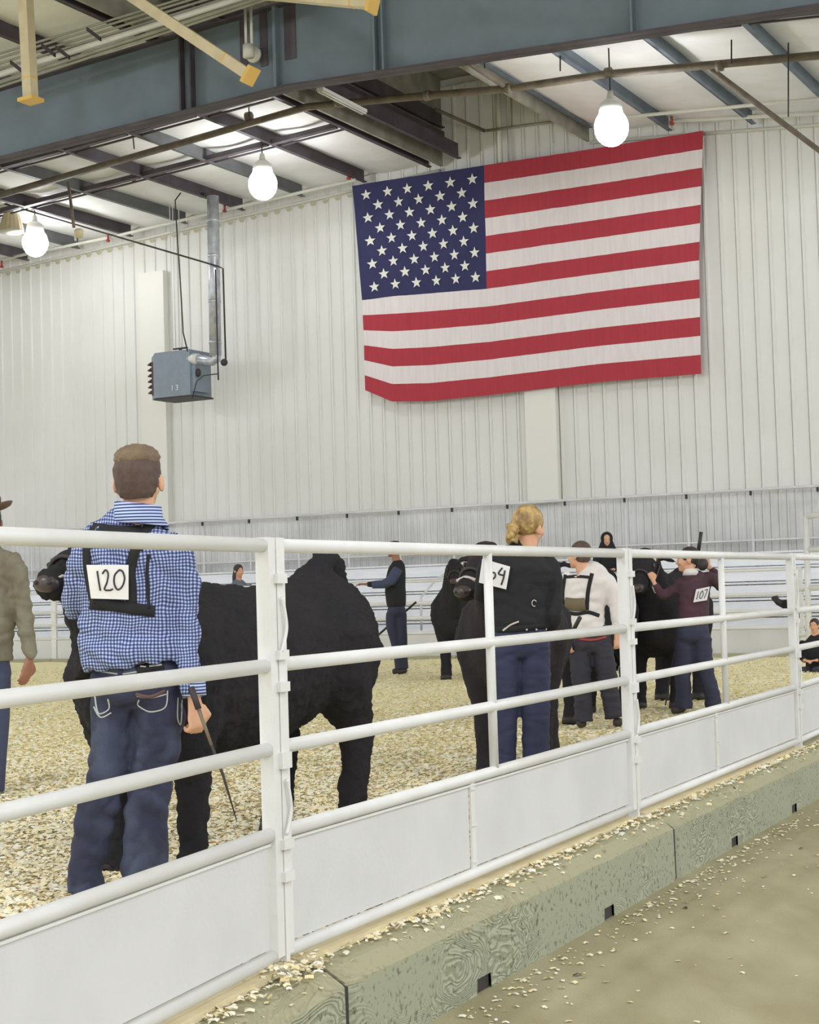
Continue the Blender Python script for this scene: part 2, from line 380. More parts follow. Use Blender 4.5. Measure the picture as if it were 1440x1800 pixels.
J = [A0 + Vector((0,0,0)), A + (B-A).normalized()*.10, B + (C-B).normalized()*.10, C + (D1-C).normalized()*.10, D1]
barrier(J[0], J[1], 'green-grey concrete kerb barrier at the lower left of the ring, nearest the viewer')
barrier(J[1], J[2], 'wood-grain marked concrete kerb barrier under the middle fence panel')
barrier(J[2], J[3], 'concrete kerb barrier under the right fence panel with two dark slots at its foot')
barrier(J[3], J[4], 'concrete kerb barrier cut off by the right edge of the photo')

# ------------------------------------------------------------------ near fence panels
RZ = [1.635, 1.258, .998, .735]; RB = .362; RR = .0225
def fence_panel(p, q, label, boards=(.425,), mid=.5, detail=True, r=RR, z0=.305, name='fence_panel', cat='fence panel', group=None):
    t = (q-p).normalized(); L = (q-p).length; a = p + t*.03; b = q - t*.03; n = Vector((t.y,-t.x,0))
    o = thing(name, (p+q)/2 + Vector((0,0,z0)), label, cat, group)
    Z = lambda v, z: Vector((v.x, v.y, z))
    for z in RZ: MB().tube([Z(a,z), Z(b,z)], r, 12).build('rail', white, o, True)
    MB().tube([Z(a,RB), Z(b,RB)], r*.95, 12).build('bottom_rail', white, o, True)
    for v in (a, b): MB().box((v.x,v.y,(RB+RZ[0]+.02)/2+.0), (.05,.045,RZ[0]-RB+.03), X=t).build('end_post', white, o)
    mp = a + (b-a)*mid
    MB().tube([Z(mp,RZ[3]), Z(mp,RZ[0])], .019, 12).build('middle_post', white, o, True)
    cuts = [.03] + [L*k for k in boards] + [L-.03]
    for i, (c0, c1) in enumerate(zip(cuts, cuts[1:])):
        e0, e1 = c0+.045, c1-.012 if i < len(cuts)-2 else c1-.045
        c = p + t*(e0+e1)/2 - n*.004
        MB().box((c.x,c.y,(RB+RZ[3])/2 - .004), (e1-e0, .012, RZ[3]-RB-.062), X=t).build('board', board, o)
    for k in boards:
        c = p + t*(L*k+.02) + n*.004
        MB().box((c.x,c.y,(RB+RZ[3])/2), (.04,.008,RZ[3]-RB-.03), X=t).build('board_strip', white, o)
        if detail:
            bl = MB()
            for z in (RB+.045, (RB+RZ[3])/2, RZ[3]-.045):
                for dx in (-.008,.010): bl.ell((c+n*.006+t*dx)+Vector((0,0,z)), (.006,.006,.006), seg=8, rings=5)
            bl.build('bolt', galv, o)
    # dark worn flange under rails near the posts, shadow gap angle
    an = MB(); 
    an.box(((a.x+b.x)/2, (a.y+b.y)/2, RZ[3]-r-.006), (L-.12,.02,.008), X=t); an.build('board_channel', white, o)
    return o
fence_panel(A0, A, 'white pipe fence panel in front of the man numbered 120', boards=())
fence_panel(A, B, 'white pipe fence panel in front of the large black rump and the blonde woman')
fence_panel(B, C, 'white pipe fence panel in front of the maroon-dressed woman')
fence_panel(C, D1, 'white pipe fence panel cut off by the right edge of the photo')
def hinge_post(p, t, label):
    n = Vector((t.y,-t.x,0)); o = thing('hinge_post', (p.x,p.y,.305), label, 'fence post')
    c = p + t*.012 + n*.0
    MB().box((c.x,c.y,(.31+RZ[0]-.03)/2+.0), (.022,.05,RZ[0]-.03-.31), X=t).build('post', white, o)
    for z in (1.53, 1.29, 1.19, .96, .70, .60):
        MB().box((c.x+n.x*.012,c.y+n.y*.012,z), (.058,.056,.03 if z != .96 else .05), X=t).build('collar', white, o)
    for zt in (1.47, .90):
        P = [(.0,0),(.012,-.04),(.022,-.09),(.010,-.13),(-.012,-.17)]
        MB().tube([c + n*.036 + t*(x-.0) + Vector((0,0,zt+dz)) for x, dz in catmull(P,4)], .006, 8).build('bent_pin', white, o, True)
    MB().box((c.x,c.y,.311), (.12,.09,.012), X=t).build('foot_plate', white, o)
hinge_post(A, (B-A).normalized(), 'white hinge post joining the two nearest fence panels')
hinge_post(B, (C-B).normalized(), 'white hinge post joining the middle and right fence panels')
hinge_post(C, (D1-C).normalized(), 'white hinge post nearest the right edge of the photo')
for p, q, lb in ((A0,A,'pale timber sill under the left fence panel'),(A,B,'pale timber sill under the middle fence panel'),(B,C,'pale timber sill under the right fence panel')):
    t = (q-p).normalized(); c = (p+q)/2
    tag(MB().box((c.x,c.y,.3175),((q-p).length-.16,.07,.022),X=t).build('timber_sill', timber), lb, 'timber')

# chips on kerb tops and aisle
P = []
for p, q in ((J[0],J[1]),(J[1],J[2]),(J[2],J[3]),(J[3],J[4])):
    t = (q-p).normalized(); n = Vector((t.y,-t.x,0)); L = (q-p).length
    for i in range(1500):
        u = random.random(); g = .5+.5*noise.noise(Vector((p.x+u*7, p.y, 1.5)))
        if random.random() > g*1.1: continue
        a = .03 + abs(random.gauss(0,.055));
        if a > TH-.02: continue
        v = p + t*u*L + n*a; P.append((v.x, v.y, .312 - max(0,(a-.1))*.55))
for k in range(260):
    v = A + Vector((random.gauss(.03,.05), random.gauss(-.06,.09), 0)); P.append((v.x, v.y, .32+random.random()*.02))
chips('kerb_shavings', P, .021, chipm, 'wood shavings scattered along the tops of the kerb barriers', 8, .8)
P = []
for i in range(2400):
    y = random.uniform(4.6, 14); p = xfence(y)+.21
    d = random.expovariate(1/.09) if random.random() < .8 else random.expovariate(1/.7)
    g = max(.08, noise.noise(Vector((0, y*1.1, 4)))*1.6+.45)
    if random.random() > g: continue
    P.append((p+.06+d, y, .004))
chips('aisle_shavings', P, .021, chipm, 'stray wood shavings on the concrete aisle floor', 9, .3)
P = [(xfence(y)+.25+random.uniform(.1,3), y, .004) for y in [random.uniform(5,13) for _ in range(40)]]
chips('aisle_crumbs', P, .035, boot, 'dark scraps of debris scattered on the concrete aisle floor', 10, .1)

# ------------------------------------------------------------------ gable wall
WD = 29.4
def zb(s): return 10.15 + (.055*(s+12.75) if s < -12.75 else -.085*(s+12.75))     # underside of the purlins
wall = struct('wall_back', W(-15, WD, 0))
def rib_sheet(s0, s1, z0, ztop, D, prof, mat, name, parent):
    m = MB(); P = [(s0, 0)]
    s = s0
    while s < s1-1e-4:
        for ds, h in prof:
            if s+ds < s1-1e-4: P.append((s+ds, h))
        s += prof[-1][0]
    P.append((s1, 0)); vs = []
    for a, h in P:
        vs.append(W(a, D-h, z0)); vs.append(W(a, D-h, ztop(a)))
    m.add(vs, [(2*i, 2*i+1, 2*i+3, 2*i+2) for i in range(len(P)-1)]); return m.build(name, mat, parent)
big = [(.004,-.022),(.022,-.022),(.028,.034),(.065,.034),(.085,0),(.305,0)]
SW = .915; k = 0
s = -31.0
def ztop(a): return 11.7 if -15.05 < a < -11.85 else zb(a)+.22
while s < 2.5:
    rib_sheet(s, s+SW, 3.06, ztop if not (s < -15.05 < s+SW or s < -11.85 < s+SW) else (lambda a: 11.7), WD, big, wallm, 'wall_sheet', wall); s += SW
small = [(.004,-.012),(.016,-.012),(.02,.022),(.05,.022),(.06,0),(.1525,0)]
s = -31.0
while s < 2.5:
    rib_sheet(s, s+SW, .2, lambda a: 3.1, WD-.03, small, galv, 'lower_sheet', wall); s += SW
MB().box(W(-14, WD+.1, 6), (35, .02, 12.2), X=Vector((NY,-NX,0))).build('wall_liner', wallm, wall)
TX = Vector((NY,-NX,0)); TN = Vector((NX,NY,0))
def cover(x0, x1, ytop, label, ztopz=None):
    a, b = wp(x0, ytop, WD-.1), wp(x1, ytop, WD-.1); c = (a+b)/2; zt = ztopz or a.z
    o = MB().box((c.x,c.y,(3.1+zt)/2), ((b-a).length, .16, zt-3.1), X=TX).build('column_cover', coverm); 
    bpy.context.view_layer.update()
    tag(o, label, 'column cover', 'smooth white column covers on the gable wall')
cover(247, 290, 482, 'smooth white column cover behind the unit heater, left part of wall')
cover(912, 965, 300, 'smooth white column cover emerging below the flag', 8.2)
# trim line along the top of the wall
for (s0, s1) in ((-31,-15.1),(-11.8,3)):
    MB().tube([W(s0, WD-.12, zb(s0)-.05), W(s1, WD-.12, zb(s1)-.05)], .035, 8).build('eave_trim', pipe_w, wall, True)
fo = MB(); s = -30.9
while s < -15.3:
    fo.add([W(s+.14, WD-.05, zb(s)-.08), W(s+.31, WD-.05, zb(s)-.08), W(s+.27, WD-.05, zb(s)-.15), W(s+.18, WD-.05, zb(s)-.15)], [(0,1,2,3)]); s += .305
fo.build('foam_closure', M('foam_olive', (172,170,140)), wall)

# ------------------------------------------------------------------ roof: sagging insulation blankets, purlins
ceil_ = struct('ceiling', W(-15, 15, 10))
LS = [-15.25-1.52*k for k in range(0, 13)]; RS = [-11.75+1.6*k for k in range(0, 12)]
def blanket(s0, s1, D0, D1_):
    m = MB(); nu, nv = 8, 22; vs = []
    for j in range(nv+1):
        D = D0 + (D1_-D0)*j/nv
        for i in range(nu+1):
            u = i/nu; s = s0 + (s1-s0)*u
            z = zb(s) + .262 - .06*math.sin(math.pi*u)*(1+.4*noise.noise(Vector((s0, D*.8, 0)))) + .02*noise.noise(Vector((s*2, D*4, 1)))
            z -= .03*abs(math.sin(D*2.1+s0)) * math.sin(math.pi*u)
            vs.append(W(s, D, z))
    m.add(vs, [(j*(nu+1)+i, j*(nu+1)+i+1, (j+1)*(nu+1)+i+1, (j+1)*(nu+1)+i) for j in range(nv) for i in range(nu)])
    m.build('insulation_blanket', blank, ceil_, True)
for arr in (LS, RS):
    for a, b in zip(arr, arr[1:]):
        blanket(min(a,b), max(a,b), 20.2, WD-.02); blanket(min(a,b), max(a,b), 8, 20.2)
MB().box(W(-14, 14, 11.9), (46, 32, .05), X=TX).build('roof_deck', slotm, ceil_)
for sdx, sgn in ((-15.05,1),(-11.85,-1)):
    MB().box(W(sdx, 18.5, 10.95), (.05, 21.6, 1.8), X=TX).build('ridge_lining', slotm, ceil_)
def purlin(s, D0, D1_, mat, dz=0, h=.26):
    fl_ = .075; z = zb(s)+dz
    m = MB()
    for (da, zz, w2, hh) in ((0, z+h/2, .02, h),(fl_/2, z+.01, fl_, .02),(-fl_/2, z+h-.01, fl_, .02)):
        m.box(W(s+da, (D0+D1_)/2, zz), (w2, D1_-D0, hh), X=TX)
    m.build('purlin', mat, ceil_)
for i, s in enumerate(LS):
    mt = beam_dk if i % 2 or i == 0 else purl_g
    purlin(s, 20.0, WD-.3, mt); purlin(s, 8, 20.0, beam_dk)
for s in RS:
    purlin(s, 20.0, WD-.3, purl_b, .18 if s < -11 else 0, .3); purlin(s, 8, 20.0, beam_dk)
for dz, ds in ((.35, .25), (.75, .2), (.05,.55)):
    purlin(-15.25+ds+.1, 20, WD-.25, beam_dk, dz, .32)
# thick dark bars stand for shadow gaps between purlins, with thin straps beside
sg = MB()
for arr, dd in ((LS, (22.0, 23.3, 25.6)), (RS, (21.8, 23.2))):
    for a, b in zip(arr, arr[1:]):
        a, b = min(a,b), max(a,b)
        for D in dd:
            for e in (0, .28):
                p, q = W(a+.05, D+e, zb(a)+.04), W(b-.05, D+e, zb(b)+.04)
                sg = MB(); c = (p+q)/2; sg.box(c, ((q-p).length, .04 if e else .12, .03 if e else .09), X=(q-p)); sg.build('strap_and_gap_shade', beam_dk, ceil_)

# ------------------------------------------------------------------ rigid frame rafter
def rafter(D, s0, s1, label):
    o = thing('steel_rafter', W(-12.75, D, 8.9), label, 'beam')
    def bot(s): return 8.87 + (.037*(s+12.75) if s < -12.75 else -.047*(s+12.75))
    for a, b in ((s0,-12.75),(-12.75,s1)):
        P = [W(a, D-.01, bot(a)), W(b, D-.01, bot(b)), W(b, D-.01, zb(b)-.02), W(a, D-.01, zb(a)-.02)]
        MB().prism(P, TN*.02).build('web', beamm, o)
        for f, nm in ((bot, 'bottom_flange'), (lambda s: zb(s)-.045, 'top_flange')):
            p, q = W(a, D, f(a)), W(b, D, f(b)); d = (q-p)
            MB().prism([p-TN*.14, p+TN*.14, p+TN*.14+Vector((0,0,.03)), p-TN*.14+Vector((0,0,.03))], d).build(nm, beam_dk, o)
    for px in (325, 343, 492, 667, 682, 1120):
        q = wp(px, 150, D); s = q.x*NY - q.y*NX
        MB().box(W(s, D-.07, (bot(s)+zb(s))/2), (.03 if px != 492 else .05, .12, zb(s)-bot(s)-.06), X=TX).build('stiffener', beam_dk if px < 400 else beamm, o)
    for px in (430, 465, 508, 515):
        q = wp(px, 80, D); s = q.x*NY - q.y*NX
        MB().box(W(s, D-.02, zb(s)-.45), (.13, .012, .8), X=TX).build('web_plate', beam_dk, o)
    return o
rafter(20.05, -29, 2, 'deep blue-grey steel rafter spanning the hall under the roof')

# ------------------------------------------------------------------ pipes and conduits
def pipe(name, pts, r, mat, label, cat='pipe', group=None, seg=10):
    o = thing(name, pts[0], label, cat, group); 
    MB().tube(pts, r, seg).build('pipe', mat, o, True)
    return o
o = pipe('sprinkler_main', [wp(-60,360,24), wp(540,188,24), wp(720,171,24), wp(900,155,24), wp(1060,131,24), wp(1500,92,24), wp(2100,40,24)], .065, pipe_br, 'thick brown sprinkler main running below the purlins')
for x, y in ((875/2,205),(595,180),(752,168),(895,155),(1070,128),(1265,116)):
    q = wp(x,y,24); MB().tube([q-TX*.05, q+TX*.05], .085, 12).build('coupling', pipe_br, o, True)
o = pipe('branch_line', [wp(655,2,22.0), wp(893,155,24.0)], .045, pipe_br, 'brown pipe dropping diagonally over the rafter to the sprinkler main')
o = pipe('branch_line', [wp(1248,120,24.2), wp(1445,268,27.5), wp(1500,322,28.8)], .045, pipe_br, 'brown pipe descending to the right edge beside the flag')
def lineh(name, pts, r, mat, label, heads=()):
    o = pipe(name, pts, r, mat, label)
    for h in heads:
        m = MB(); m.tube([h+Vector((0,0,.10)), h-Vector((0,0,.02))], .025, 8); m.ell(h-Vector((0,0,.04)), (.05,.05,.03)); m.build('sprinkler_head', redm, o, True)
    return o
lineh('sprinkler_line', [wp(-30,462,28.6), wp(190,418,28.6), wp(400,368,28.6), wp(625,316,28.6)], .035, pipe_w, 'pale sprinkler line following the wall top at left', [wp(190,420,28.5), wp(395,368,28.5), wp(613,310,28.5), wp(3,466,28.5)])
lineh('sprinkler_line', [wp(-30,352,26), wp(240,300,26), wp(470,250,26)], .028, pipe_w, 'thin pale sprinkler line passing above the middle lamp', [wp(236,315,26), wp(361,280,26), wp(468,250,26)])
lineh('sprinkler_line', [wp(1180,213,28.6), wp(1460,198,28.6)], .038, pipe_w, 'short pale pipe with a red end at the top right of the flag', [wp(1181,214,28.5)])
lineh('sprinkler_line', [wp(1095,206,27.5), wp(1460,172,27.5)], .033, pipe_w, 'pale pipe over the right purlins above the flag')
pipe('wall_conduit', [wp(855,230,29.1), wp(960,216,29.1), wp(1050,207,29.1)], .03, pipe_g, 'grey conduit crossing the upper wall left of the lamp over the flag')
pipe('wall_conduit', [wp(765,192,28.0), wp(852,230,29.1)], .035, pipe_br, 'brown conduit stub running down to the upper wall')
pipe('wall_conduit', [wp(873,100,29.2), wp(880,286,29.2)], .05, pipe_w, 'thick vertical conduit on the wall above the flag canton corner')
pipe('wall_conduit', [wp(897,100,29.2), wp(900,222,29.2)], .02, pipe_g, 'thin vertical conduit beside the thick one above the flag')
# conduit rack on near side of the rafter
rack = thing('conduit_rack', wp(150,90,18.9), 'bundle of parallel grey conduits running along the rafter top at upper left', 'conduit')
for i, (y0, r, mt) in enumerate(((118,.02,pipe_g),(108,.02,pipe_g),(98,.02,pipe_g),(90,.02,pipe_g),(128,.05,pipe_w),(142,.035,pipe_g),(150,.02,pipe_g))):
    MB().tube([wp(-60, y0+22, 18.9-.0*i), wp(520, y0-155-(y0-100)*.25, 18.9)], r, 8).build('conduit', mt, rack, True)
for x, y in ((30,118),(110,92),(165,60),(85,88)):
    c = wp(x,y,18.7); MB().box(c, (.32,.05,.06), X=TX+Vector((0,0,-.8))).build('rack_strap', blackm, rack)
def strut(p, q, label, rr=.068):
    o = thing('hanging_strut', p, label, 'strut'); d = (q-p).normalized()
    sd = d.cross(TN).normalized()
    MB().box((p+q)/2, (2*rr, 2*rr, (q-p).length), X=sd, Y=TN, Z=d).build('tube', creamtube, o)
    MB().box(q, (rr*3.4, rr*3.4, .05), X=sd, Y=TN, Z=d).build('end_plate', yellowm, o)
    c = p + (q-p)*.84; MB().box(c, (rr*2.1, rr*2.1, .02), X=sd, Y=TN, Z=d).build('joint_band', yellowm, o)
strut(wp(42,-60,17), wp(54,176,17), 'cream square strut hanging vertically at the upper left', .075)
strut(wp(180,-40,17), wp(440,133,17), 'long cream strut slanting across the blue-grey rafter')
strut(wp(440,-14,17), wp(655,6,17), 'cream strut nearly level along the top of the picture')
# light conduit with round plate on the web
o = thing('conduit_fitting', wp(440,100,19.7), 'pale twin conduits ending in a round plate on the rafter', 'conduit')
for dx in (0, 10): MB().tube([wp(431+dx,10,19.6), wp(433+dx,82,19.6)], .022, 8).build('conduit', pipe_w, o, True)
c = wp(437,90,19.6); MB().tube([c+Vector((0,0,.09)), c-Vector((0,0,.09))], .085, 14).build('coupling', pipe_w, o, True)
c = wp(448,97,19.9); MB().tube([c, c-TN*.05], .12, 20).build('round_plate', pipe_w, o, True)
o = thing('pipe_hanger', wp(788,75,22.8), 'white ring hanger on a rod in front of the rafter', 'hanger')
MB().tube([wp(785,-20,22.4), wp(788,64,22.4)], .014, 6).build('rod', pipe_br, o, True)
c = wp(789,75,22.4); ringp = [c + TX*math.cos(a)*.07 + Vector((0,0,math.sin(a)*.07)) for a in [2*math.pi*k/18 for k in range(19)]]
MB().tube(ringp, .028, 8).build('ring', pipe_w, o, True)
# hanger rods
for i, (x0,y0,x1,y1,lb) in enumerate(((437,165,438,205,'below the rafter left of its peak'),(232,222,236,262,'below the left half of the rafter'),(120,320,130,400,'carrying the small horn at left'),(1286,70,1286,112,'at the upper right'),(1386,75,1386,205,'nearest the right edge'),(852,60,852,120,'over the rafter peak, thin'),(985,95,985,125,'over the right half of the main'))):
    a, b = wp(x0,y0,23.9), wp(x1,y1,23.9)
    tag(MB().tube([a,b], .012 if i != 2 else .03, 6).build('hanger_rod', pipe_br if i == 2 else blackm), 'thin hanger rod '+lb, 'rod')
# dark gas line to heater
o = thing('gas_line', wp(385,470,27.6), 'thin black gas line running diagonally down to the flue and unit heater', 'pipe')
MB().tube([wp(-20,350,25.5), wp(383,468,27.6), wp(392,472,27.6), wp(397,636,27.6)], .018, 8).build('pipe', blackm, o, True)
MB().tube([wp(379,474,27.5), wp(383,640,27.5), wp(384,668,27.5)], .016, 8).build('drop_pipe', blackm, o, True)
MB().ell(wp(394,637,27.5), (.075,.075,.075)).build('valve', blackm, o, True)
MB().tube([wp(384,657,27.5), wp(358,660,27.5), wp(346,670,27.5), wp(338,700,27.5)], .012, 6).build('feed_pipe', blackm, o, True)

# ------------------------------------------------------------------ unit heater and flue
HD = 27.6
c0 = wp(303, 657, HD); o = thing('unit_heater', c0, 'blue-grey unit heater numbered 13 hanging on the left part of the wall', 'heater')
hw = (wp(333,657,HD)-wp(272,657,HD)).length; hh = (wp(303,616,HD)-wp(303,696,HD)).length
hd = .75
MB().box(c0 + TN*hd/2, (hw, hd, hh), X=TX).build('casing', heatm, o)
lf = MB(); e = c0 - TX*hw/2
P = [e+Vector((0,0,hh/2)), e-TX*.16+TN*.1+Vector((0,0,hh/2-.08)), e-TX*.16+TN*.1+Vector((0,0,-hh/2-.02)), e+Vector((0,0,-hh/2))]
lf.prism(P, TN*(hd-.2)); lf.build('outlet_hood', heatm, o)
gl = e - TX*.19 + TN*.3 - Vector((0,0,.05))
for k in range(6): MB().box(gl + Vector((0,0,.32-.12*k)) , (.1, .5, .02), X=TX+Vector((0,0,.6)), Y=TN, Z=Vector((-.6*NY,.6*NX,1))).build('louver', grill, o)
MB().box(gl + TX*.07, (.02,.5,.72), X=TX).build('grille_back', grill, o)
MB().box(c0 + TN*hd/2 - Vector((0,0,hh/2+.02)), (hw+.1, hd, .03), X=TX).build('drip_pan', blackm, o)
MB().box(c0 + TX*(hw/2+.05) + TN*.3, (.1,.5,hh*.85), X=TX).build('rear_box', heatm, o)
MB().ell(c0 + TX*(hw/2+.14) + TN*.1+Vector((0,0,-.02)), (.06,.06,.09)).build('gas_valve', blackm, o, True)
MB().box(c0 + TN*.3 + Vector((0,0,hh/2+.09)), (.36,.05,.03), X=TX).build('hanger_bracket', blackm, o)
MB().box(c0 + TN*.3 + Vector((0,0,hh/2+.045)), (.05,.05,.09), X=TX).build('hanger_stem', blackm, o)
for x in (304, 309, 320): 
    q = wp(x, 612, HD+.3); MB().tube([q, Vector((q.x,q.y,zb(-20)+.05))], .009, 6).build('hanger_rod', galv, o, True)
MB().tube([wp(330,618,HD), wp(322,585,HD), wp(319,530,HD), wp(316,480,HD), wp(310,390,HD), wp(308,352,HD), wp(328,325,HD), wp(329,300,HD)], .014, 6).build('power_cable', blackm, o, True)
def text(name, body, size, pos, X, Z, mat, parent, ext=.004):
    cu = bpy.data.curves.new(name, 'FONT'); cu.body = body; cu.size = size; cu.extrude = ext; cu.align_x = 'CENTER'; cu.align_y = 'CENTER'
    to = bpy.data.objects.new(name, cu); COL.objects.link(to); dg = bpy.context.evaluated_depsgraph_get(); me = bpy.data.meshes.new_from_object(to.evaluated_get(dg))
    bpy.data.objects.remove(to); X = Vector(X).normalized(); Z = Vector(Z).normalized(); Y = X.cross(Z)  # text plane: X right, Z up, normal = X x Z
    R = Matrix((X, Z, Y)).transposed().to_4x4(); me.transform(Matrix.Translation(pos) @ R); me.materials.clear(); me.materials.append(mat)
    return link(name, me, parent)
text('number', '1 3', .16, wp(307,682,HD-.006), TX, (0,0,1), starm, o)
fl2 = thing('flue_pipe', wp(378,480,HD), 'galvanised flue pipe dropping from the roof to the unit heater', 'flue')
q0, q1 = wp(374,345,HD+.1), wp(379,625,HD+.1)
rr_ = .125
MB().tube([q0, q1], rr_, 18).build('vertical_pipe', flue, fl2, True)
for y in (388, 450, 530, 602):
    q = wp(374+(y-345)*.018, y, HD+.1); MB().tube([q+Vector((0,0,.03)), q-Vector((0,0,.03))], rr_+.008, 18).build('joint_band', flue, fl2, True)
e0 = wp(380,629,HD+.1); MB().tube([e0+Vector((0,0,.08)), e0-Vector((0,0,.03)), e0-TX*.08-Vector((0,0,.06)), wp(332,630,HD+.1)], .105, 16).build('elbow', flue, fl2, True)
MB().tube([wp(349,631,HD+.1), wp(336,631,HD+.1)], .115, 16).build('collar', tube_m, fl2, True)
MB().box(wp(357,343,HD), (.14,.1,.08), X=TX).build('roof_bracket', blackm, fl2)

# ------------------------------------------------------------------ lamps
def lamp(x, y, D, label):
    c = wp(x, y, D); o = thing('high_bay_lamp', c, label, 'lamp', 'lit high bay lamps below the roof')
    MB().ell(c-Vector((0,0,.02)), (.27,.27,.30), seg=24, rings=14).build('globe', globe, o, True)
    MB().tube([c+Vector((0,0,.18)), c+Vector((0,0,.36)), c+Vector((0,0,.42))], [.20,.17,.10], 16).build('housing', tube_m, o, True)
    MB().tube([c+Vector((0,0,.40)), c+Vector((0,0,.56))], [.07,.04], 12).build('ballast_cap', pipe_w, o, True)
    MB().tube([c+Vector((0,0,.5)), c+Vector((0,0,1.25))], .012, 6).build('hanging_cord', blackm, o, True)
lamp(462, 322, 25.5, 'lit high bay lamp in the middle, right of the flue pipe')
lamp(1075, 222, 24.0, 'lit high bay lamp over the top edge of the flag')
lamp(62, 425, 26.5, 'lit high bay lamp at the far left beside the unlit fluted shade')
c = wp(20,395,26); o = thing('pendant_shade', c, 'unlit fluted pendant shade at the left edge under the roof', 'lamp')
m = MB(); n = 32; vs = []
for i, (z, r) in enumerate(((.26,.12),(.2,.17),(0,.22),(-.14,.25))):
    for k in range(n): a = 2*math.pi*k/n; rr = r*(1+.05*(k%2)); vs.append(c + Vector((rr*math.cos(a), rr*math.sin(a), z)))
m.add(vs, [(i*n+k, i*n+(k+1)%n, (i+1)*n+(k+1)%n, (i+1)*n+k) for i in range(3) for k in range(n)] + [tuple(range(n))]); m.build('fluted_shade', creamtube, o)
MB().tube([c-Vector((0,0,.13)), c-Vector((0,0,.165))], .26, 32).build('rim', pipe_w, o, True)
MB().tube([c+Vector((0,0,.25)), c+Vector((0,0,.6))], .03, 8).build('stem', pipe_br, o, True)
c = wp(139,411,23.9); o = thing('paging_horn', c, 'small round beige horn hanging from a rod left of the heater', 'horn')
MB().tube([c-Vector((0,0,.07)), c+Vector((0,0,.05)), c+Vector((0,0,.09))], [.07,.095,.06], 14).build('shell', creamtube, o, True)
MB().box(c-TX*.09-Vector((0,0,.02)), (.02,.04,.2), X=TX).build('bracket', tube_m, o)
o = thing('fluorescent_fixture', wp(600,172,22.5), 'white fluorescent fixture beside the ridge under the rafter', 'lamp')
a, b = wp(562,156,21.6), wp(640,196,23.2); MB().box((a+b)/2, ((b-a).length,.12,.05), X=(b-a)).build('housing', tube_m, o)
for e in (-.03,.03): MB().tube([a+TX*e-Vector((0,0,.04)), b+TX*e-Vector((0,0,.04))], .014, 8).build('tube', tube_m, o, True)

# ------------------------------------------------------------------ flag
def stt(q): return Vector((q.x*NY - q.y*NX, q.z))
FDp = WD-.25
u_k = [0,.09,.2,.385,.7,1]
top = [(620,327),(675,318),(736,309),(852,291),(1050,261),(1237,230)]
mid = [(638,528),(692,521),(756,516),(856,508),(1046,482),(1230,458)]
bot = [(643,686),(690,706),(756,705),(868,694),(1052,672),(1233,657)]
def interp(row, u):
    for i in range(len(u_k)-1):
        if u <= u_k[i+1] or i == len(u_k)-2:
            t = (u-u_k[i])/(u_k[i+1]-u_k[i]); a, b = row[i], row[i+1]
            return (a[0]+(b[0]-a[0])*t, a[1]+(b[1]-a[1])*t)
def flagp(u, v, d=0):
    t_, m_, b_ = interp(top,u), interp(mid,u), interp(bot,u)
    if v < 7/13: k = v/(7/13); x, y = t_[0]+(m_[0]-t_[0])*k, t_[1]+(m_[1]-t_[1])*k
    else: k = (v-7/13)/(6/13); x, y = m_[0]+(b_[0]-m_[0])*k, m_[1]+(b_[1]-m_[1])*k
    q = wp(x, y, FDp)
    rip = .022*noise.noise(Vector((u*26+v*3, v*1.4, 0))) + .012*noise.noise(Vector((u*60-v*6, v*3, 5)))
    rip += .05*max(0, v-.75)*math.sin(u*9)
    if v < .1: rip *= .8
    return q + TN*(-.02 - d + rip)
fo = thing('flag', flagp(.5,.5), 'large American flag hung flat on the gable wall', 'flag')
def patch(u0,u1,v0,v1,nu,nv,name,mat):
    m = MB(); m.add([flagp(u0+(u1-u0)*i/nu, v0+(v1-v0)*j/nv) for j in range(nv+1) for i in range(nu+1)], [(j*(nu+1)+i, j*(nu+1)+i+1, (j+1)*(nu+1)+i+1, (j+1)*(nu+1)+i) for j in range(nv) for i in range(nu)])
    return m.build(name, mat, fo, True)
for k in range(13):
    patch(.385 if k < 7 else 0, 1, k/13, (k+1)/13, 90 if k < 7 else 140, 4, 'stripe', flag_r if k % 2 == 0 else flag_w)
patch(0, .385, 0, 7/13, 56, 26, 'canton', flag_n)
for r in range(9):
    for k in range(6 if r % 2 == 0 else 5):
        cu = .385*((2*k+1+(r%2))/12.3+.02); cv = (7/13)*(r+1)/10
        P = []
        for i in range(10):
            a = math.pi*i/5; R_ = (.0165 if i % 2 == 0 else .0068); P.append(flagp(cu+R_*.98*math.sin(a), cv-R_*1.62*math.cos(a), .022))
        m = MB(); c = flagp(cu, cv, .024); m.add([c]+P, [(0,1+i,1+(i+1)%10) for i in range(10)]); m.build('star', starm, fo)

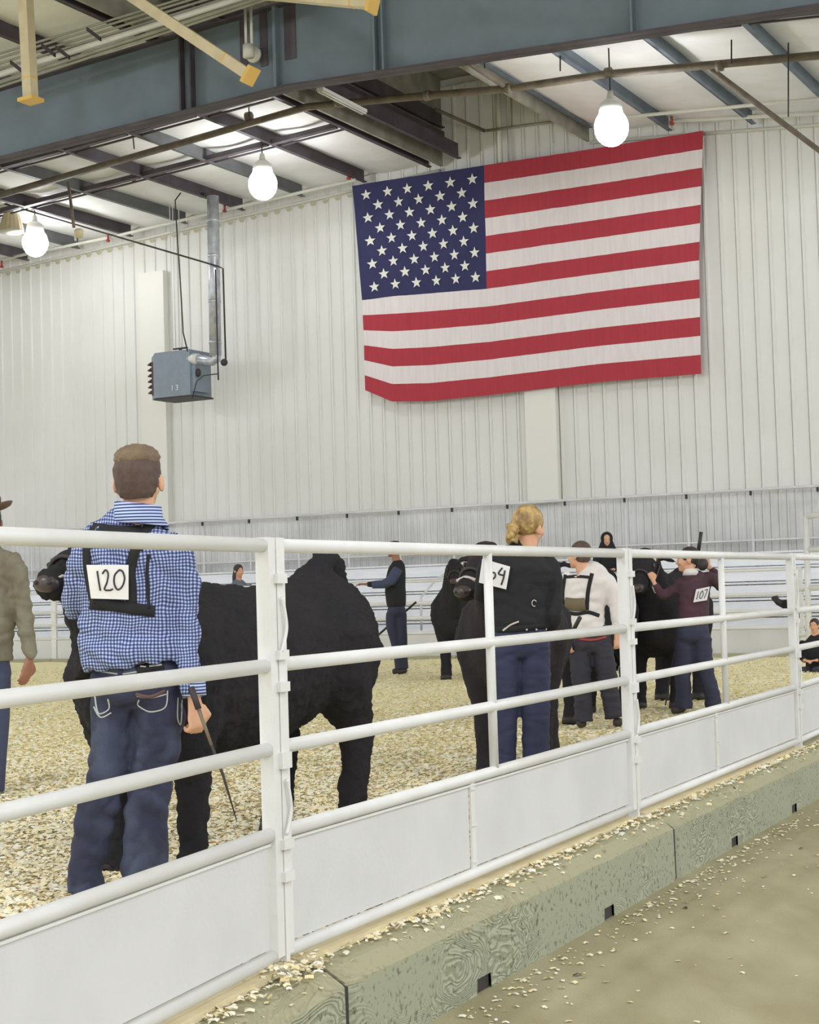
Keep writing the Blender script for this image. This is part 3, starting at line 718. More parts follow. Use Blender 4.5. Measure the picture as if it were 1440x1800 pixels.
# ------------------------------------------------------------------ bleachers
bl = thing('bleachers', W(-16, 27, GZ), 'long aluminium bleachers along the gable wall behind the ring', 'bleachers')
S0, S1 = -31, 1.5; SM = (S0+S1)/2; SL = S1-S0
NR = 6
for i in range(NR):
    D = 26.3 + .5*i; z = .62 + .27*i
    for e in (-.09, .07): MB().box(W(SM, D+e, z), (SL, .14, .035), X=TX).build('seat_plank', alu, bl)
    MB().box(W(SM, D-.19, z-.12), (SL, .02, .17), X=TX).build('riser_plank', alu, bl)
    MB().box(W(SM, D-.28, z-.22), (SL, .26, .03), X=TX).build('foot_plank', alu, bl)
sfr = MB(); s = S0+.4
while s < S1:
    m = MB(); m.tube([W(s, 26.2, GZ), W(s, 26.2, .58)], .03, 6); m.tube([W(s, 26.2, .5), W(s, 28.95, 1.9)], .03, 6); m.tube([W(s, 28.95, GZ), W(s, 28.95, 1.95)], .03, 6); m.tube([W(s, 27.6, GZ), W(s, 27.6, 1.2)], .03, 6)
    m.build('support_frame', galv, bl); s += 1.83
gr = thing('guard_rail', W(-16, 29.2, GZ), 'galvanised guard rail behind the top row of the bleachers', 'rail')
MB().tube([W(S0,29.1,3.12), W(S1,29.1,3.12)], .028, 8).build('top_rail', galv, gr, True)
MB().tube([W(S0,29.1,2.2), W(S1,29.1,2.2)], .022, 8).build('lower_rail', galv, gr, True)
s = S0+.2
i = 0
while s < S1:
    MB().tube([W(s,29.1,GZ), W(s,29.1,3.12)], .024, 8).build('upright', galv, gr, True)
    MB().box(W(s+.0,29.06,3.06), (.035,.04,.08), X=TX).build('clamp', blackm, gr)
    i += 1; s += 1.22
# aisle hand rail in bleachers
o = thing('hand_rail', W(-17,26.2,.6), 'bent galvanised hand rail on the bleacher steps right of the vest man', 'rail')
MB().tube([wp(741,1108,25.9), wp(740,1050,25.9), wp(764,1022,26.6), wp(813,986,27.6)], .022, 8).build('rail', galv, o, True)

# ------------------------------------------------------------------ far fence and kerb
far = []
s = -28.2; i = 0
names = ['at the far left','behind the hat man','behind the muzzle of the nearest steer','behind the man numbered 120','behind the nearest steer','beyond the rump of the nearest steer','beyond the vest man','beyond the blonde woman','beyond the white-shirted youth','beyond the maroon-dressed woman','left of the tall gate']
sx = -27.9
while i < 7:
    p, q = W(sx, FD, 0), W(sx+3.0, FD, 0)
    t = (q-p).normalized(); L = (q-p).length
    o = thing('far_fence_panel', (p+q)/2 + Vector((0,0,.3)), None, 'fence panel')
    lab = ['far white fence panel at the left edge of the ring','far white fence panel behind the hat man and the steer muzzle','far white fence panel behind the man numbered 120','far white fence panel behind the nearest steer and its rump','far white fence panel behind the man in the vest','far white fence panel behind the blonde woman','far white fence panel behind the maroon-dressed woman']
    o['label'] = lab[min(i,6)]
    for z in RZ[1:]: MB().tube([Vector((p.x,p.y,z)), Vector((q.x,q.y,z))], .03, 8).build('rail', white, o, True)
    MB().tube([Vector((p.x,p.y,RZ[0])), Vector((q.x,q.y,RZ[0]))], .022, 8).build('rail', white, o, True)
    for v in (p+t*.03, q-t*.03): MB().box((v.x,v.y,(.3+RZ[0])/2), (.06,.05,RZ[0]-.3), X=t).build('end_post', white, o)
    c = (p+q)/2; MB().box((c.x,c.y,(.34+.7)/2), (L-.15,.02,.36), X=t).build('board', board, o)
    b2 = MB(); n = Vector((-NX,-NY,0)); 
    prof = [(-.15,0),(-.15,.3),(.1,.3),(.17,.25),(.17,0)]
    o2 = thing('far_kerb_barrier', Vector((c.x,c.y,0)), ['far low concrete kerb at the left edge of the ring','far low concrete kerb behind the hat man','far low concrete kerb behind the man numbered 120','far low concrete kerb behind the nearest steer','far low concrete kerb behind the man in the vest','far low concrete kerb behind the blonde woman','far low concrete kerb behind the maroon-dressed woman'][min(i,6)], 'barrier')
    b2.prism([p+t*.01+n*a+Vector((0,0,z+.04)) for a, z in prof], t*(L-.02)); b2.build('kerb_body', barm, o2)
    sx += 3.0; i += 1

# alley gate at the right edge
def gate(pts_list, name, label, D, r):
    o = thing(name, wp(pts_list[0][0], pts_list[0][1], D), label, 'gate')
    for k, (x0,y0,x1,y1,nm) in enumerate(pts_list): MB().tube([wp(x0,y0,D), wp(x1,y1,D)], r, 8).build(nm, white, o, True)
gate([(1417,908,1424,1178,'post'),(1417,908,1520,893,'top_rail'),(1420,966,1530,960,'rail'),(1420,1034,1530,1026,'rail'),(1422,1068,1530,1058,'rail'),(1423,1112,1530,1104,'rail')], 'alley_gate', 'tall white pipe gate at the right edge of the photo', 24.2, .045)
gate([(1398,1036,1405,1182,'post'),(1396,1036,1420,1034,'top_rail'),(1400,1116,1422,1114,'rail'),(1402,1138,1422,1137,'rail')], 'short_gate', 'short white gate section beside the tall gate', 24.4, .04)

# ------------------------------------------------------------------ people
def onsurf(bvh, p, view):             # push point onto a surface along the viewing direction of the person's back
    h = bvh.ray_cast(p - view*1.0, view)
    return (h[0], h[1]) if h[0] else (p, -view)
def ribbon(bvh, pts, width, mat, name, parent, view, lift=.006, k=6):
    P = catmull([tuple(p) for p in pts], k); P = [Vector(p) for p in P]; vs = []; n = len(P)
    for i, p in enumerate(P):
        t = (P[min(i+1,n-1)]-P[max(i-1,0)]).normalized(); sd = view.cross(t).normalized()
        for q in (-.5, 0, .5):
            h, nn = onsurf(bvh, p+sd*q*width, view); vs.append(h - view*lift)
    m = MB(); m.add(vs, [(i*3+j, i*3+j+1, (i+1)*3+j+1, (i+1)*3+j) for i in range(n-1) for j in range(2)])
    o = m.build(name, mat, parent, True); so = o.modifiers.new('t','SOLIDIFY'); so.thickness = .004; so.offset = 1
    return o
def bvh_of(o): 
    me = o.data; return BVHTree.FromPolygons([v.co.copy() + (o.parent.location*0 if o.parent else Vector()) for v in me.vertices], [p.vertices[:] for p in me.polygons])
def basis(f):                          # f: facing angle in degrees, 0 = away from the camera (+Y), 90 = to the left
    a = math.radians(f); fw = Vector((-math.sin(a), math.cos(a), 0)); rt = Vector((fw.y, -fw.x, 0)); return rt, fw
def head_parts(body, c, sc, f, pitch=0, tilt=0):
    """adds head volumes; c = head centre (between the ears). returns transform"""
    rt, fw = basis(f)
    R = Matrix((rt, fw, Vector((0,0,1)))).transposed() @ Matrix.Rotation(math.radians(pitch), 3, 'X') @ Matrix.Rotation(math.radians(tilt), 3, 'Y')
    T = lambda x,y,z: c + R @ Vector((x,y,z))*sc
    E = lambda p, r: body.ell(T(*p), [q*sc for q in r], R)
    E((0,-.012,.03),(.076,.094,.088)); E((0,.03,-.035),(.058,.062,.075)); E((0,.07,-.092),(.026,.024,.02)); E((0,.085,.0),(.05,.02,.02))
    E((0,.102,-.03),(.012,.022,.014)); E((0,.095,-.01),(.009,.012,.025)); E((0,.086,-.063),(.024,.014,.007)); E((0,.083,-.074),(.021,.013,.007))
    for s in (-1,1): E((s*.083,-.005,-.012),(.010,.022,.033)); E((s*.035,.075,-.03),(.022,.02,.02))
    return T, R
def eyes(o, T, R, sc, open_=True):
    for s in (-1,1):
        m = MB(); m.ell(T(s*.031,.083,-.002), (.011*sc,.008*sc,.0075*sc), R, 10, 6); m.build('eye', hair_dk, o, True)
        m = MB(); m.ell(T(s*.031,.091,.014), (.016*sc,.006*sc,.0035*sc), R, 10, 6); m.build('eyebrow', hair_dk, o, True)
    m = MB(); m.ell(T(0,.0965,-.068), (.019*sc,.006*sc,.0035*sc), R, 10, 6); m.build('lips', redm if open_ else skin_dk, o, True)
def hand(body, w_, d, nrm, sc, curl=.6, thumb=1, side=None):
    """w_ wrist, d pointing direction, nrm = back-of-hand normal"""
    d = d.normalized(); nrm = (nrm - d*nrm.dot(d)).normalized(); sd = d.cross(nrm).normalized()*thumb
    body.tube([w_ - d*.03*sc, w_+d*.02*sc, w_+d*.06*sc, w_+d*.092*sc], [.026*sc,.031*sc,.041*sc,.038*sc], 12, rb=[.019*sc,.017*sc,.016*sc,.013*sc], side=sd)
    for i, (o_, L) in enumerate(((.030,.068),(.010,.076),(-.010,.07),(-.029,.056))):
        p = w_ + d*.085*sc + sd*o_*sc; P = [p - d*.02*sc, p]; a = 0; dd = d
        for j, l in enumerate((.42,.32,.26)):
            a += curl*(.9 if j else .7); dd = d*math.cos(a) - nrm*math.sin(a); p = p + dd*L*l*sc; P.append(p)
        body.tube(P, [.0095*sc,.0098*sc,.0092*sc,.0085*sc,.0065*sc], 8)
    p = w_ + d*.03*sc + sd*.03*sc; q = p + (sd*.8 + d*.6).normalized()*.035*sc; r = q + (d*.9 - nrm*(.3+.4*curl) - sd*.1*curl*3).normalized()*.03*sc; t = r + (d*.8 - nrm*.6 - sd*.5*curl).normalized()*.025*sc
    body.tube([p-d*.01*sc, q, r, t], [.014*sc,.012*sc,.0105*sc,.008*sc], 8)

def person(label, Y, f, head, tor, legs, arms, skinmat, shirt, pants, hair, feet=None, vox=.012, sh_disp=None, pa_disp=None, hs=1.0, hf=None, hp=0, ht=0, hairfn=None, depth=.62, neck=None, handcurl=.6, slv='full'):
    """all joint coordinates: (px, py, dY, radius_px); Y = distance of the figure"""
    k = Y/F; rt, fw = basis(f)
    pt = lambda q: at(q[0], q[1], Y + q[2])
    gx = at(tor[0][0], 1000, Y); root = thing('person', (gx.x, gx.y, GZ), label, 'person')
    body = MB(); sh = MB(); pa = MB()
    def lo(mb, L, g=1, dep=1, side=rt, add=0):
        L = catmull(L, 4); mb.tube([pt(q) for q in L], [q[3]*k*g+add for q in L], 16, rb=[(q[3]*k*g+add)*dep*(q[4] if len(q) > 4 else 1) for q in L], side=side)
    lo(sh, tor, 1, depth); lo(body, tor, .72, depth)
    for L in legs: lo(pa, L, 1, .95); lo(body, L, .78, .95)
    hp_ = legs[0][0]; hq = legs[1][0] if len(legs) > 1 else hp_
    hx, hy = (hp_[0]+hq[0])/2, (hp_[1]+hq[1])/2; hr = abs(hp_[0]-hq[0])/2 + (hp_[3]+hq[3])/2
    pe = [(tor[0][0], tor[0][1]-8*.006/k*.5, tor[0][2], hr*.88), (hx, hy-.07/k, hp_[2], hr*.97), (hx, hy, hp_[2], hr), (hx, hy+.05/k, hp_[2], hr*.72)]
    lo(pa, pe, 1, depth*1.02); lo(body, pe, .85, depth)
    hc = at(head[0], head[1], Y + head[2])
    nb = pt(tor[-1]); body.tube([nb-Vector((0,0,.06)), (nb+hc)/2, hc-Vector((0,0,.02))], [.062*hs,.055*hs,.056*hs], 14)
    T, R = head_parts(body, hc, hs, f if hf is None else hf, hp, ht)
    for L in arms:
        A_ = L['j']; lo(sh, A_, 1, .95, side=Vector((0,1,0))); lo(body, A_, .72, .95, side=Vector((0,1,0)))
        if L.get('hand', True):
            w0 = pt(A_[-1]); d = (w0 - pt(A_[-2])).normalized() if 'd' not in L else L['d'].normalized()
            hand(body, w0 + d*.025, d, L.get('n', Vector((0,-1,0))), hs*L.get('hs', 1), L.get('curl', handcurl), L.get('th', 1))
    b = remesh(body, 'body', skinmat, min(vox, .010) if vox > .008 else .006, 2, parent=root)
    so = remesh(sh, 'shirt', shirt, vox, 3, sh_disp, root)
    po = remesh(pa, 'trousers', pants, vox, 3, pa_disp, root)
    if hairfn:
        hm = MB(); hairfn(hm, T, R, hs); remesh(hm, 'hair', hair, .006 if Y < 12 else .012, 2, wrinkle(.004, (60,60,20)) if Y < 12 else None, root)
    if feet:
        for (x0,y0,x1,y1,r) in feet:
            m = MB(); p, q = at(x0,y0,Y), at(x1,y1,Y-.02); p.z = max(p.z, GZ+.06); q.z = GZ+.045; m.tube([p+(p-q)*.3, p, q, q+(q-p)*.2], [r*k*.7, r*k, r*k*.9, r*k*.5], 12); remesh(m, 'boot', boot, .012, 2, None, root)
    return root, b, so, po, T, R, pt
short = lambda m, T, R, s: (m.ell(T(0,-.018,.034), (.082*s,.096*s,.092*s), R, 20, 12), m.tube([T(0,-.03,.04), T(0,-.035,-.01), T(0,-.036,-.045), T(0,-.034,-.06)], [.082*s,.078*s,.066*s,.055*s], 18, rb=[.082*s,.072*s,.056*s,.045*s], side=R @ Vector((1,0,0))))

# ---- man numbered 120
Y0 = 6.55
arms = [dict(j=[(296,948,0,20),(316,980,.02,28),(326,1050,.03,27),(322,1110,.0,26),(328,1155,-.04,26),(334,1180,-.06,25),(339,1200,-.06,20),(341,1222,-.07,19)], d=Vector((.10,-.05,-1)), n=Vector((.75,-.65,0)), curl=1.35, th=-1, hs=1.02),
        dict(j=[(162,950,0,20),(142,982,.0,24),(132,1040,.02,25),(135,1068,.10,24),(140,1045,.26,19),(146,1012,.36,14),(147,1004,.40,12)], d=Vector((-.5,.6,.3)), n=Vector((0,.2,1)), curl=1.0, hs=1.05)]
root, b, so, po, T, R, pt = person('person in a blue checked shirt with number 120 on a black back harness', Y0, 3, (244,846,0),
    [(236,1170,0,86,1.22),(234,1154,0,92,1.25),(228,1120,0,92,1.15),(228,1080,0,86,1.1),(228,1030,0,90),(228,985,0,90),(228,958,0,90),(231,934,0,72),(237,910,0,42),(243,895,0,30)],
    [[(200,1222,0,42),(198,1280,0,40),(192,1345,0,35),(172,1420,.0,35),(158,1480,0,31),(150,1535,0,31),(150,1568,0,34)],
     [(280,1222,0,44),(278,1280,0,43),(270,1345,0,38),(260,1420,.0,38),(256,1480,0,38),(254,1535,0,40),(254,1566,0,40)]],
    arms, skin, ging, denim, hair_br, feet=[(150,1560,132,1580,22),(256,1560,250,1580,24)], vox=.009,
    sh_disp=lambda p, n: .017*(abs(noise.noise(Vector((p.x*11+p.z*6, p.y*8, p.z*9))))*2-.5) + .013*math.sin(p.x*62+p.z*6)*max(0, 1-abs(p.z-1.13)/.16),
    pa_disp=wrinkle(.015, (10,10,13)), hs=1.13, hf=-6, hairfn=short, depth=.6)
view = (at(230,1030,Y0) - Vector((0,0,CH))).normalized()
bv = bvh_of(so); Q = lambda x, y, Y=Y0: at(x, y, Y)
rib = lambda P, wd, nm='harness_strap', mt=blk, bb=None, **kw: ribbon(bb or bv, [Q(*p) for p in P], wd, mt, nm, root, view, **kw)
rib([(154,962),(163,944),(178,928)], .038); rib([(152,962),(155,1010),(166,1062)], .030)
rib([(158,927),(200,933),(248,934)], .040)
rib([(244,968),(250,940),(262,926),(276,914)], .034); rib([(240,960),(230,1000),(232,1062)], .040)
rib([(158,1060),(200,1064),(240,1070),(272,1074)], .046)
rib([(262,975),(258,1010),(262,1070)], .012)
cm = MB(); cm.ell(T(0,-.016,.082), (.080*1.13,.094*1.13,.050*1.13), R, 24, 14); remesh(cm, 'crown_hair', M('light_crown_hair', (118,100,78), .7, c2=(88,72,62), scale=22, stretch=(1,.3,1), bump=.6, bscale=90), .006, 1, wrinkle(.004,(50,14,60)), root)
# collar with stripes
m = MB(); cc = at(243,905,Y0); rt, fw = basis(0)
ringv = []
for j, (z, rx, ry) in enumerate(((-.035,.115,.10),(.0,.094,.085),(.045,.088,.082))):
    for i in range(25):
        a = math.radians(-50 + 280*i/24) + math.pi; ringv.append(cc + Vector((rx*math.cos(a)*1.05, ry*math.sin(a), z - (.02 if i > 20 else 0)-.012*math.cos(a))))
m.add(ringv, [(j*25+i, j*25+i+1, (j+1)*25+i+1, (j+1)*25+i) for j in range(2) for i in range(24)]); cl = m.build('collar', stripem, root, True)
sd_ = cl.modifiers.new('t','SOLIDIFY'); sd_.thickness = .006
cf = MB(); cf.tube([at(339,1196,Y0-.06), at(342,1224,Y0-.07)], [.050,.047], 18); cf.build('cuff', stripem, root, True)
def card(bb, c4, name_parent, strokes, mat_ink=ink, wd=.006, Y=Y0, vw=None, lift=.016):
    vw = vw or view; (x0,y0),(x1,y1),(x2,y2),(x3,y3) = c4; N = 6; vs = []
    def P(u, v):
        x = (x0*(1-u)+x1*u)*(1-v)+(x3*(1-u)+x2*u)*v; y = (y0*(1-u)+y1*u)*(1-v)+(y3*(1-u)+y2*u)*v; return x, y
    # smooth card: sample surface at corners/edges only and blend
    S = {}
    for i in range(3):
        for j in range(3): S[i,j] = (onsurf(bb, at(*P(i/2,j/2), Y), vw)[0]).y
    ym = min(S.values())
    def pos(u, v, l):
        i, j = u*2, v*2; i0, j0 = min(int(i),1), min(int(j),1); a, b_ = i-i0, j-j0
        yv = (S[i0,j0]*(1-a)+S[i0+1,j0]*a)*(1-b_)+(S[i0,j0+1]*(1-a)+S[i0+1,j0+1]*a)*b_
        yv = yv*.5+ym*.5
        return at(*P(u,v), yv - l)
    m = MB(); m.add([pos(i/N,j/N,lift) for j in range(N+1) for i in range(N+1)], [(j*(N+1)+i, j*(N+1)+i+1, (j+1)*(N+1)+i+1, (j+1)*(N+1)+i) for j in range(N) for i in range(N)])
    co = m.build('number_card', paper, name_parent); s_ = co.modifiers.new('t','SOLIDIFY'); s_.thickness = .002; s_.offset = 0
    for st in strokes:
        P3 = [Vector(p) for p in catmull([tuple(pos(u, v, lift+.003)) for u, v in st], 6)]
        MB().tube(P3, wd*.5, 6).build('digit', mat_ink, co, True)
card(bv, [(152,993),(226,993),(226,1054),(160,1052)], root,
     [[(.24,.18),(.25,.45),(.27,.76)],[(.36,.26),(.44,.15),(.50,.25),(.46,.50),(.38,.72),(.52,.74),(.60,.70)],[(.78,.14),(.66,.30),(.64,.55),(.72,.72),(.84,.62),(.90,.40),(.86,.20),(.78,.14)]], wd=.007)
bp = bvh_of(po)
for P in ([(167,1222),(171,1246),(177,1252),(192,1243),(190,1226)], [(165,1240),(177,1258),(196,1250)], [(244,1228),(243,1238),(264,1248),(290,1240),(294,1212)], [(240,1220),(262,1224),(292,1218)], [(160,1176),(190,1180),(212,1182),(240,1178),(262,1175)]):
    rib(P, .005, 'pocket_stitching', stitch, bp, lift=.003)
rib([(210,1152),(211,1170),(211,1184)], .018, 'belt_loop', denim_b, bp, lift=.005)
rib([(240,1175),(262,1170),(288,1166)], .03, 'comb_case', blk, bp, lift=.008); rib([(246,1168),(256,1169)], .004, 'case_mark', stitch, bp, lift=.014); rib([(262,1168),(284,1166)], .006, 'case_mark', stitch, bp, lift=.014)
rib([(238,1216),(262,1222),(290,1212)], .014, 'pocket_trim', grill, bp, lift=.004)
rib([(313,1225),(312,1260),(318,1272),(320,1230)], .004, 'side_stitching', stitch, bp, lift=.003)
st = thing('show_stick', Q(350,1230), 'long tapering show stick with dark grip held by the man numbered 120', 'stick')
MB().tube([Q(336,1208,6.42), Q(349,1246,6.40)], .0125, 10).build('grip', boot, st, True)
MB().tube([Q(349,1246,6.40), Q(372,1310,6.38)], [.008,.006], 8).build('shaft', stickm, st, True)
MB().tube([Q(372,1310,6.38), Q(392,1362,6.36), Q(416,1442,6.33)], [.006,.006,.002], 8).build('tip', boot, st, True)

# ---- man with hat at the left edge
root, b, so, po, T, R, pt = person('person in an olive plaid shirt and brown hat cut off by the left edge', 10.4, 20, (-22,918,0),
    [(-22,1162,0,44),(-22,1120,0,46),(-20,1070,0,48),(-18,1020,0,50),(-16,990,0,46),(-20,968,0,26),(-22,950,0,17)],
    [[(-38,1190,0,24),(-40,1260,0,22),(-42,1340,0,19),(-44,1395,0,18)],[(-5,1190,0,24),(-5,1260,0,22),(-8,1340,0,19),(-10,1392,0,18)]],
    [dict(j=[(18,978,0,12),(30,1000,0,18),(38,1050,0,17),(44,1090,0,16),(50,1130,-.03,14),(54,1148,-.05,13),(53,1153,-.05,10)], d=Vector((-.22,-.1,-1)), n=Vector((.8,-.5,0)), curl=.35, th=-1, hs=1.1),
     dict(j=[(-58,978,0,12),(-66,1000,0,17),(-72,1060,0,16),(-74,1140,0,13)])],
    skin_dk, olive, navy, hair_dk, vox=.012, sh_disp=wrinkle(.012,(8,8,16)), hs=1.02, hairfn=short, feet=[(-44,1395,-48,1400,16),(-10,1395,-14,1400,16)])
hat = MB(); hc = T(0,0,.09); hat.ell(hc+Vector((0,0,.05)), (.088,.10,.075)); 
hv = []; 
for j, (r, z) in enumerate(((.07,.02),(.12,.012),(.155,.02),(.165,.035),(.155,.03),(.12,.022),(.07,.03))):
    for i in range(28):
        a = 2*math.pi*i/28; hv.append(hc + Vector((r*math.cos(a)*(.95), r*math.sin(a)*1.1, z + .035*(math.cos(a)**2)*(r/.16)**2 - .03)))
hat.add(hv, [(j*28+i, j*28+(i+1)%28, ((j+1)%7)*28+(i+1)%28, ((j+1)%7)*28+i) for j in range(7) for i in range(28)])
hat.build('hat', M('brown_felt', (96,74,62), .8), root, True)

# ---- blonde woman numbered 64
def blonde(m, T, R, s):
    m.ell(T(0,-.018,.036), (.086*s,.1*s,.094*s), R, 20, 12)
    for k in range(26):
        a = random.random()*6.28; r = random.random()*.05; p = T(-.03+r*math.cos(a)*.9, -.11+random.uniform(-.02,.015), -.03+r*math.sin(a)*1.3)
        q = p + Vector((random.uniform(-.02,.02), random.uniform(-.02,0), random.uniform(-.03,.0)))
        m.tube([p, (p+q)/2+Vector((random.uniform(-.02,.02),-.01,0)), q], [.016,.017,.008], 8)
root, b, so, po, T, R, pt = person('blonde person with a curly low bun, black shirt and blue jeans, number card 64', 9.45, -8, (930,926,0),
    [(915,1112,0,48),(913,1095,0,49),(912,1065,0,50),(912,1030,0,56),(914,1000,0,62),(918,980,0,52),(922,966,0,32),(926,950,0,18)],
    [[(890,1140,0,27),(888,1200,0,25),(888,1260,0,22),(888,1320,0,20),(886,1375,0,20)],[(940,1140,0,28),(941,1200,0,27),(942,1260,0,25),(942,1320,0,24),(942,1378,0,24)]],
    [dict(j=[(962,982,0,12),(972,1005,0,16),(976,1045,0,15),(974,1080,-.02,14),(968,1100,.02,12),(960,1112,.08,9)], d=Vector((-.4,.6,-.6)), n=Vector((0,-1,0)), curl=1.0),
     dict(j=[(880,974,0,14),(864,980,0,16),(852,1005,.05,15),(846,1040,.12,14),(846,1050,.25,12),(840,1040,.45,9)], d=Vector((-.6,.8,.1)), n=Vector((0,0,1)), curl=1.0)],
    skin, blk, denim_b, hair_bl, vox=.010, sh_disp=wrinkle(.008,(9,9,16)), pa_disp=wrinkle(.006,(9,9,22)), hs=1.0, hf=-42, ht=10, hairfn=blonde, feet=[(886,1388,884,1395,16),(942,1388,944,1395,16)])
view = (at(915,1030,9.45) - Vector((0,0,CH))).normalized(); bv = bvh_of(so)
card(bv, [(848,982),(897,996),(890,1036),(842,1024)], root, [[(.34,.10),(.30,.32),(.34,.58),(.46,.70),(.54,.58),(.50,.44),(.38,.46)],[(.74,.14),(.64,.42),(.84,.44)],[(.84,.22),(.84,.52),(.80,.86)]], Y=9.45, vw=view, wd=.010)
ribbon(bv, [at(872,1106,9.45), at(915,1104,9.45), at(958,1100,9.45)], .035, blk, 'belt', root, view, .008)
for x in (926,943,960): MB().ell(onsurf(bv, at(x,1106,9.45), view)[0]-view*.014, (.006,.006,.006)).build('belt_stud', shine, root, True)
ribbon(bv, [at(884,1108,9.45), at(898,1098,9.45), at(912,1092,9.45)], .010, shine, 'hair_comb', root, view, .012)
rg = [onsurf(bv, at(939+4*math.cos(a), 1060+5.5*math.sin(a), 9.45), view)[0]-view*.008 for a in [math.pi*.35+2*math.pi*.75*k/10 for k in range(11)]]
MB().tube(rg, .003, 6).build('strap_ring', shine, root, True)

# ---- youth in white shirt
root, b, so, po, T, R, pt = person('young person in a white shirt with a black harness and brown back pad', 13.75, 18, (1019,976,0),
    [(1032,1112,0,33),(1030,1095,0,36),(1030,1070,0,35),(1032,1040,0,40),(1034,1018,0,44),(1032,1004,0,30),(1026,996,0,14)],
    [[(1020,1135,0,20),(1021,1170,0,19),(1023,1205,0,17),(1026,1240,0,16),(1026,1268,0,17)],[(1057,1135,0,20),(1064,1170,0,19),(1070,1205,0,17),(1076,1240,0,16),(1080,1262,0,17)]],
    [dict(j=[(1002,1008,0,9),(992,1022,0,13),(986,1045,0,12),(990,1080,-.03,11),(996,1108,-.05,9),(998,1120,-.06,7)], d=Vector((.05,-.1,-1)), n=Vector((-.6,-.8,0)), curl=1.1),
     dict(j=[(1066,1012,0,10),(1076,1032,0,13),(1082,1062,0,13),(1085,1085,0,12),(1084,1105,0,9),(1084,1112,0,7)], d=Vector((.0,-.1,-1)), n=Vector((.6,-.8,0)), curl=1.0, th=-1)],
    skin, whitecloth, denim_d, hair_br, vox=.014, sh_disp=wrinkle(.012,(8,8,12)), pa_disp=wrinkle(.010,(8,8,24)), hs=.98, hf=50, hairfn=short, feet=[(1026,1275,1018,1284,9),(1082,1268,1092,1273,9)], depth=.65)
view = (at(1030,1050,13.75) - Vector((0,0,CH))).normalized(); bv = bvh_of(so); bp = bvh_of(po); Yy = 13.75
rib = lambda P, wd, nm='harness_strap', mt=blk, bb=None, **kw: ribbon(bb or bv, [at(p[0],p[1],Yy) for p in P], wd, mt, nm, root, view, **kw)
rib([(994,1010),(990,1040),(991,1074)], .025); rib([(996,1014),(1015,1013),(1038,1015)], .022, lift=.014); rib([(1041,1008),(1034,1040),(1032,1072)], .032)
rib([(988,1074),(1012,1079),(1034,1076),(1054,1082)], .03); rib([(993,1061),(1012,1063),(1029,1062)], .105, 'back_pad', browncl, lift=.010)
rib([(1018,1122),(1042,1124),(1066,1119)], .02, 'red_belt', redm, bp, lift=.012)
st = thing('show_stick', at(1000,1130,13.6), 'show stick held low by the white-shirted youth', 'stick')
MB().tube([at(1020,1085,13.46), at(1009,1106,13.52)], .018, 8).build('grip', blackm, st, True); MB().tube([at(1009,1106,13.52), at(999,1128,13.62), at(985,1146,13.62), at(960,1182,13.6)], [.008,.008,.007,.004], 8).build('shaft', stickm, st, True)

# ---- woman in maroon
def bun(m, T, R, s): m.ell(T(0,-.02,.036), (.084*s,.1*s,.092*s), R, 18, 10); m.ell(T(0,-.13,-.045), (.06*s,.058*s,.062*s), R)
root, b, so, po, T, R, pt = person('person in a maroon jersey with dark hair bun reaching to a steer halter', 14.95, 30, (1210,984,0),
    [(1218,1102,0,31),(1219,1085,0,31),(1220,1060,0,31),(1220,1035,0,33),(1220,1020,0,30),(1216,1010,0,18),(1213,1003,0,11)],
    [[(1203,1120,0,17),(1202,1155,0,17),(1200,1190,0,14.5),(1202,1220,0,14),(1202,1246,0,17)],[(1234,1120,0,18),(1236,1155,0,17),(1243,1190,0,14.5),(1252,1220,0,14),(1255,1246,0,16)]],
    [dict(j=[(1200,1022,0,9),(1190,1032,0,10),(1176,1042,0,9.5),(1162,1046,.0,9),(1155,1034,-.05,7.5),(1151,1026,-.06,6)], d=Vector((-.35,-.1,.9)), n=Vector((0,-1,0)), curl=1.1, th=1, hs=.78),
     dict(j=[(1240,1014,0,10),(1252,1016,0,11),(1262,1026,0,10),(1266,1030,.05,9),(1262,1012,.12,8),(1250,1000,.15,6)], d=Vector((-.5,.3,.5)), n=Vector((0,-1,0)), curl=1.0)],
    skin, maroon, denim_n, hair_dk, vox=.014, sh_disp=wrinkle(.008,(9,9,14)), pa_disp=wrinkle(.006,(8,8,20)), hs=.97, hf=82, hairfn=bun, feet=[(1200,1252,1184,1257,8),(1256,1250,1246,1254,8)], depth=.66)
eyes(root, T, R, .97)
view = (at(1215,1050,14.95) - Vector((0,0,CH))).normalized(); bv = bvh_of(so)
card(bv, [(1224,1036),(1248,1031),(1243,1055),(1219,1059)], root, [[(.22,.2),(.2,.8)],[(.52,.2),(.40,.4),(.42,.72),(.54,.78),(.62,.5),(.52,.2)],[(.68,.22),(.88,.2),(.76,.8)]], Y=14.95, vw=view, wd=.009, mat_ink=grey_c)
m = MB(); nb = T(0,-.02,-.115); m.tube([nb-Vector((0,0,.03)), nb+Vector((0,0,.03))], [.078,.064], 16); m.build('collar', whitecloth, root, True)
MB().tube([at(1152,1029,14.9), at(1156,1040,14.92)], .033, 10).build('cuff', whitecloth, root, True)
st = thing('show_stick', at(1228,965,15.1), 'dark show stick raised above the maroon-dressed woman', 'stick')
MB().tube([at(1233,935,15.1), at(1228,968,15.1)], .017, 8).build('grip', blackm, st, True); MB().tube([at(1228,968,15.1), at(1222,1012,15.15)], .008, 8).build('shaft', blackm, st, True)
tag(MB().tube([at(1186,1146,15.0), at(1170,1240,15.0)], [.009,.006], 8).build('show_stick', blackm), 'thin black show stick touching the ground left of the maroon-dressed woman', 'stick')

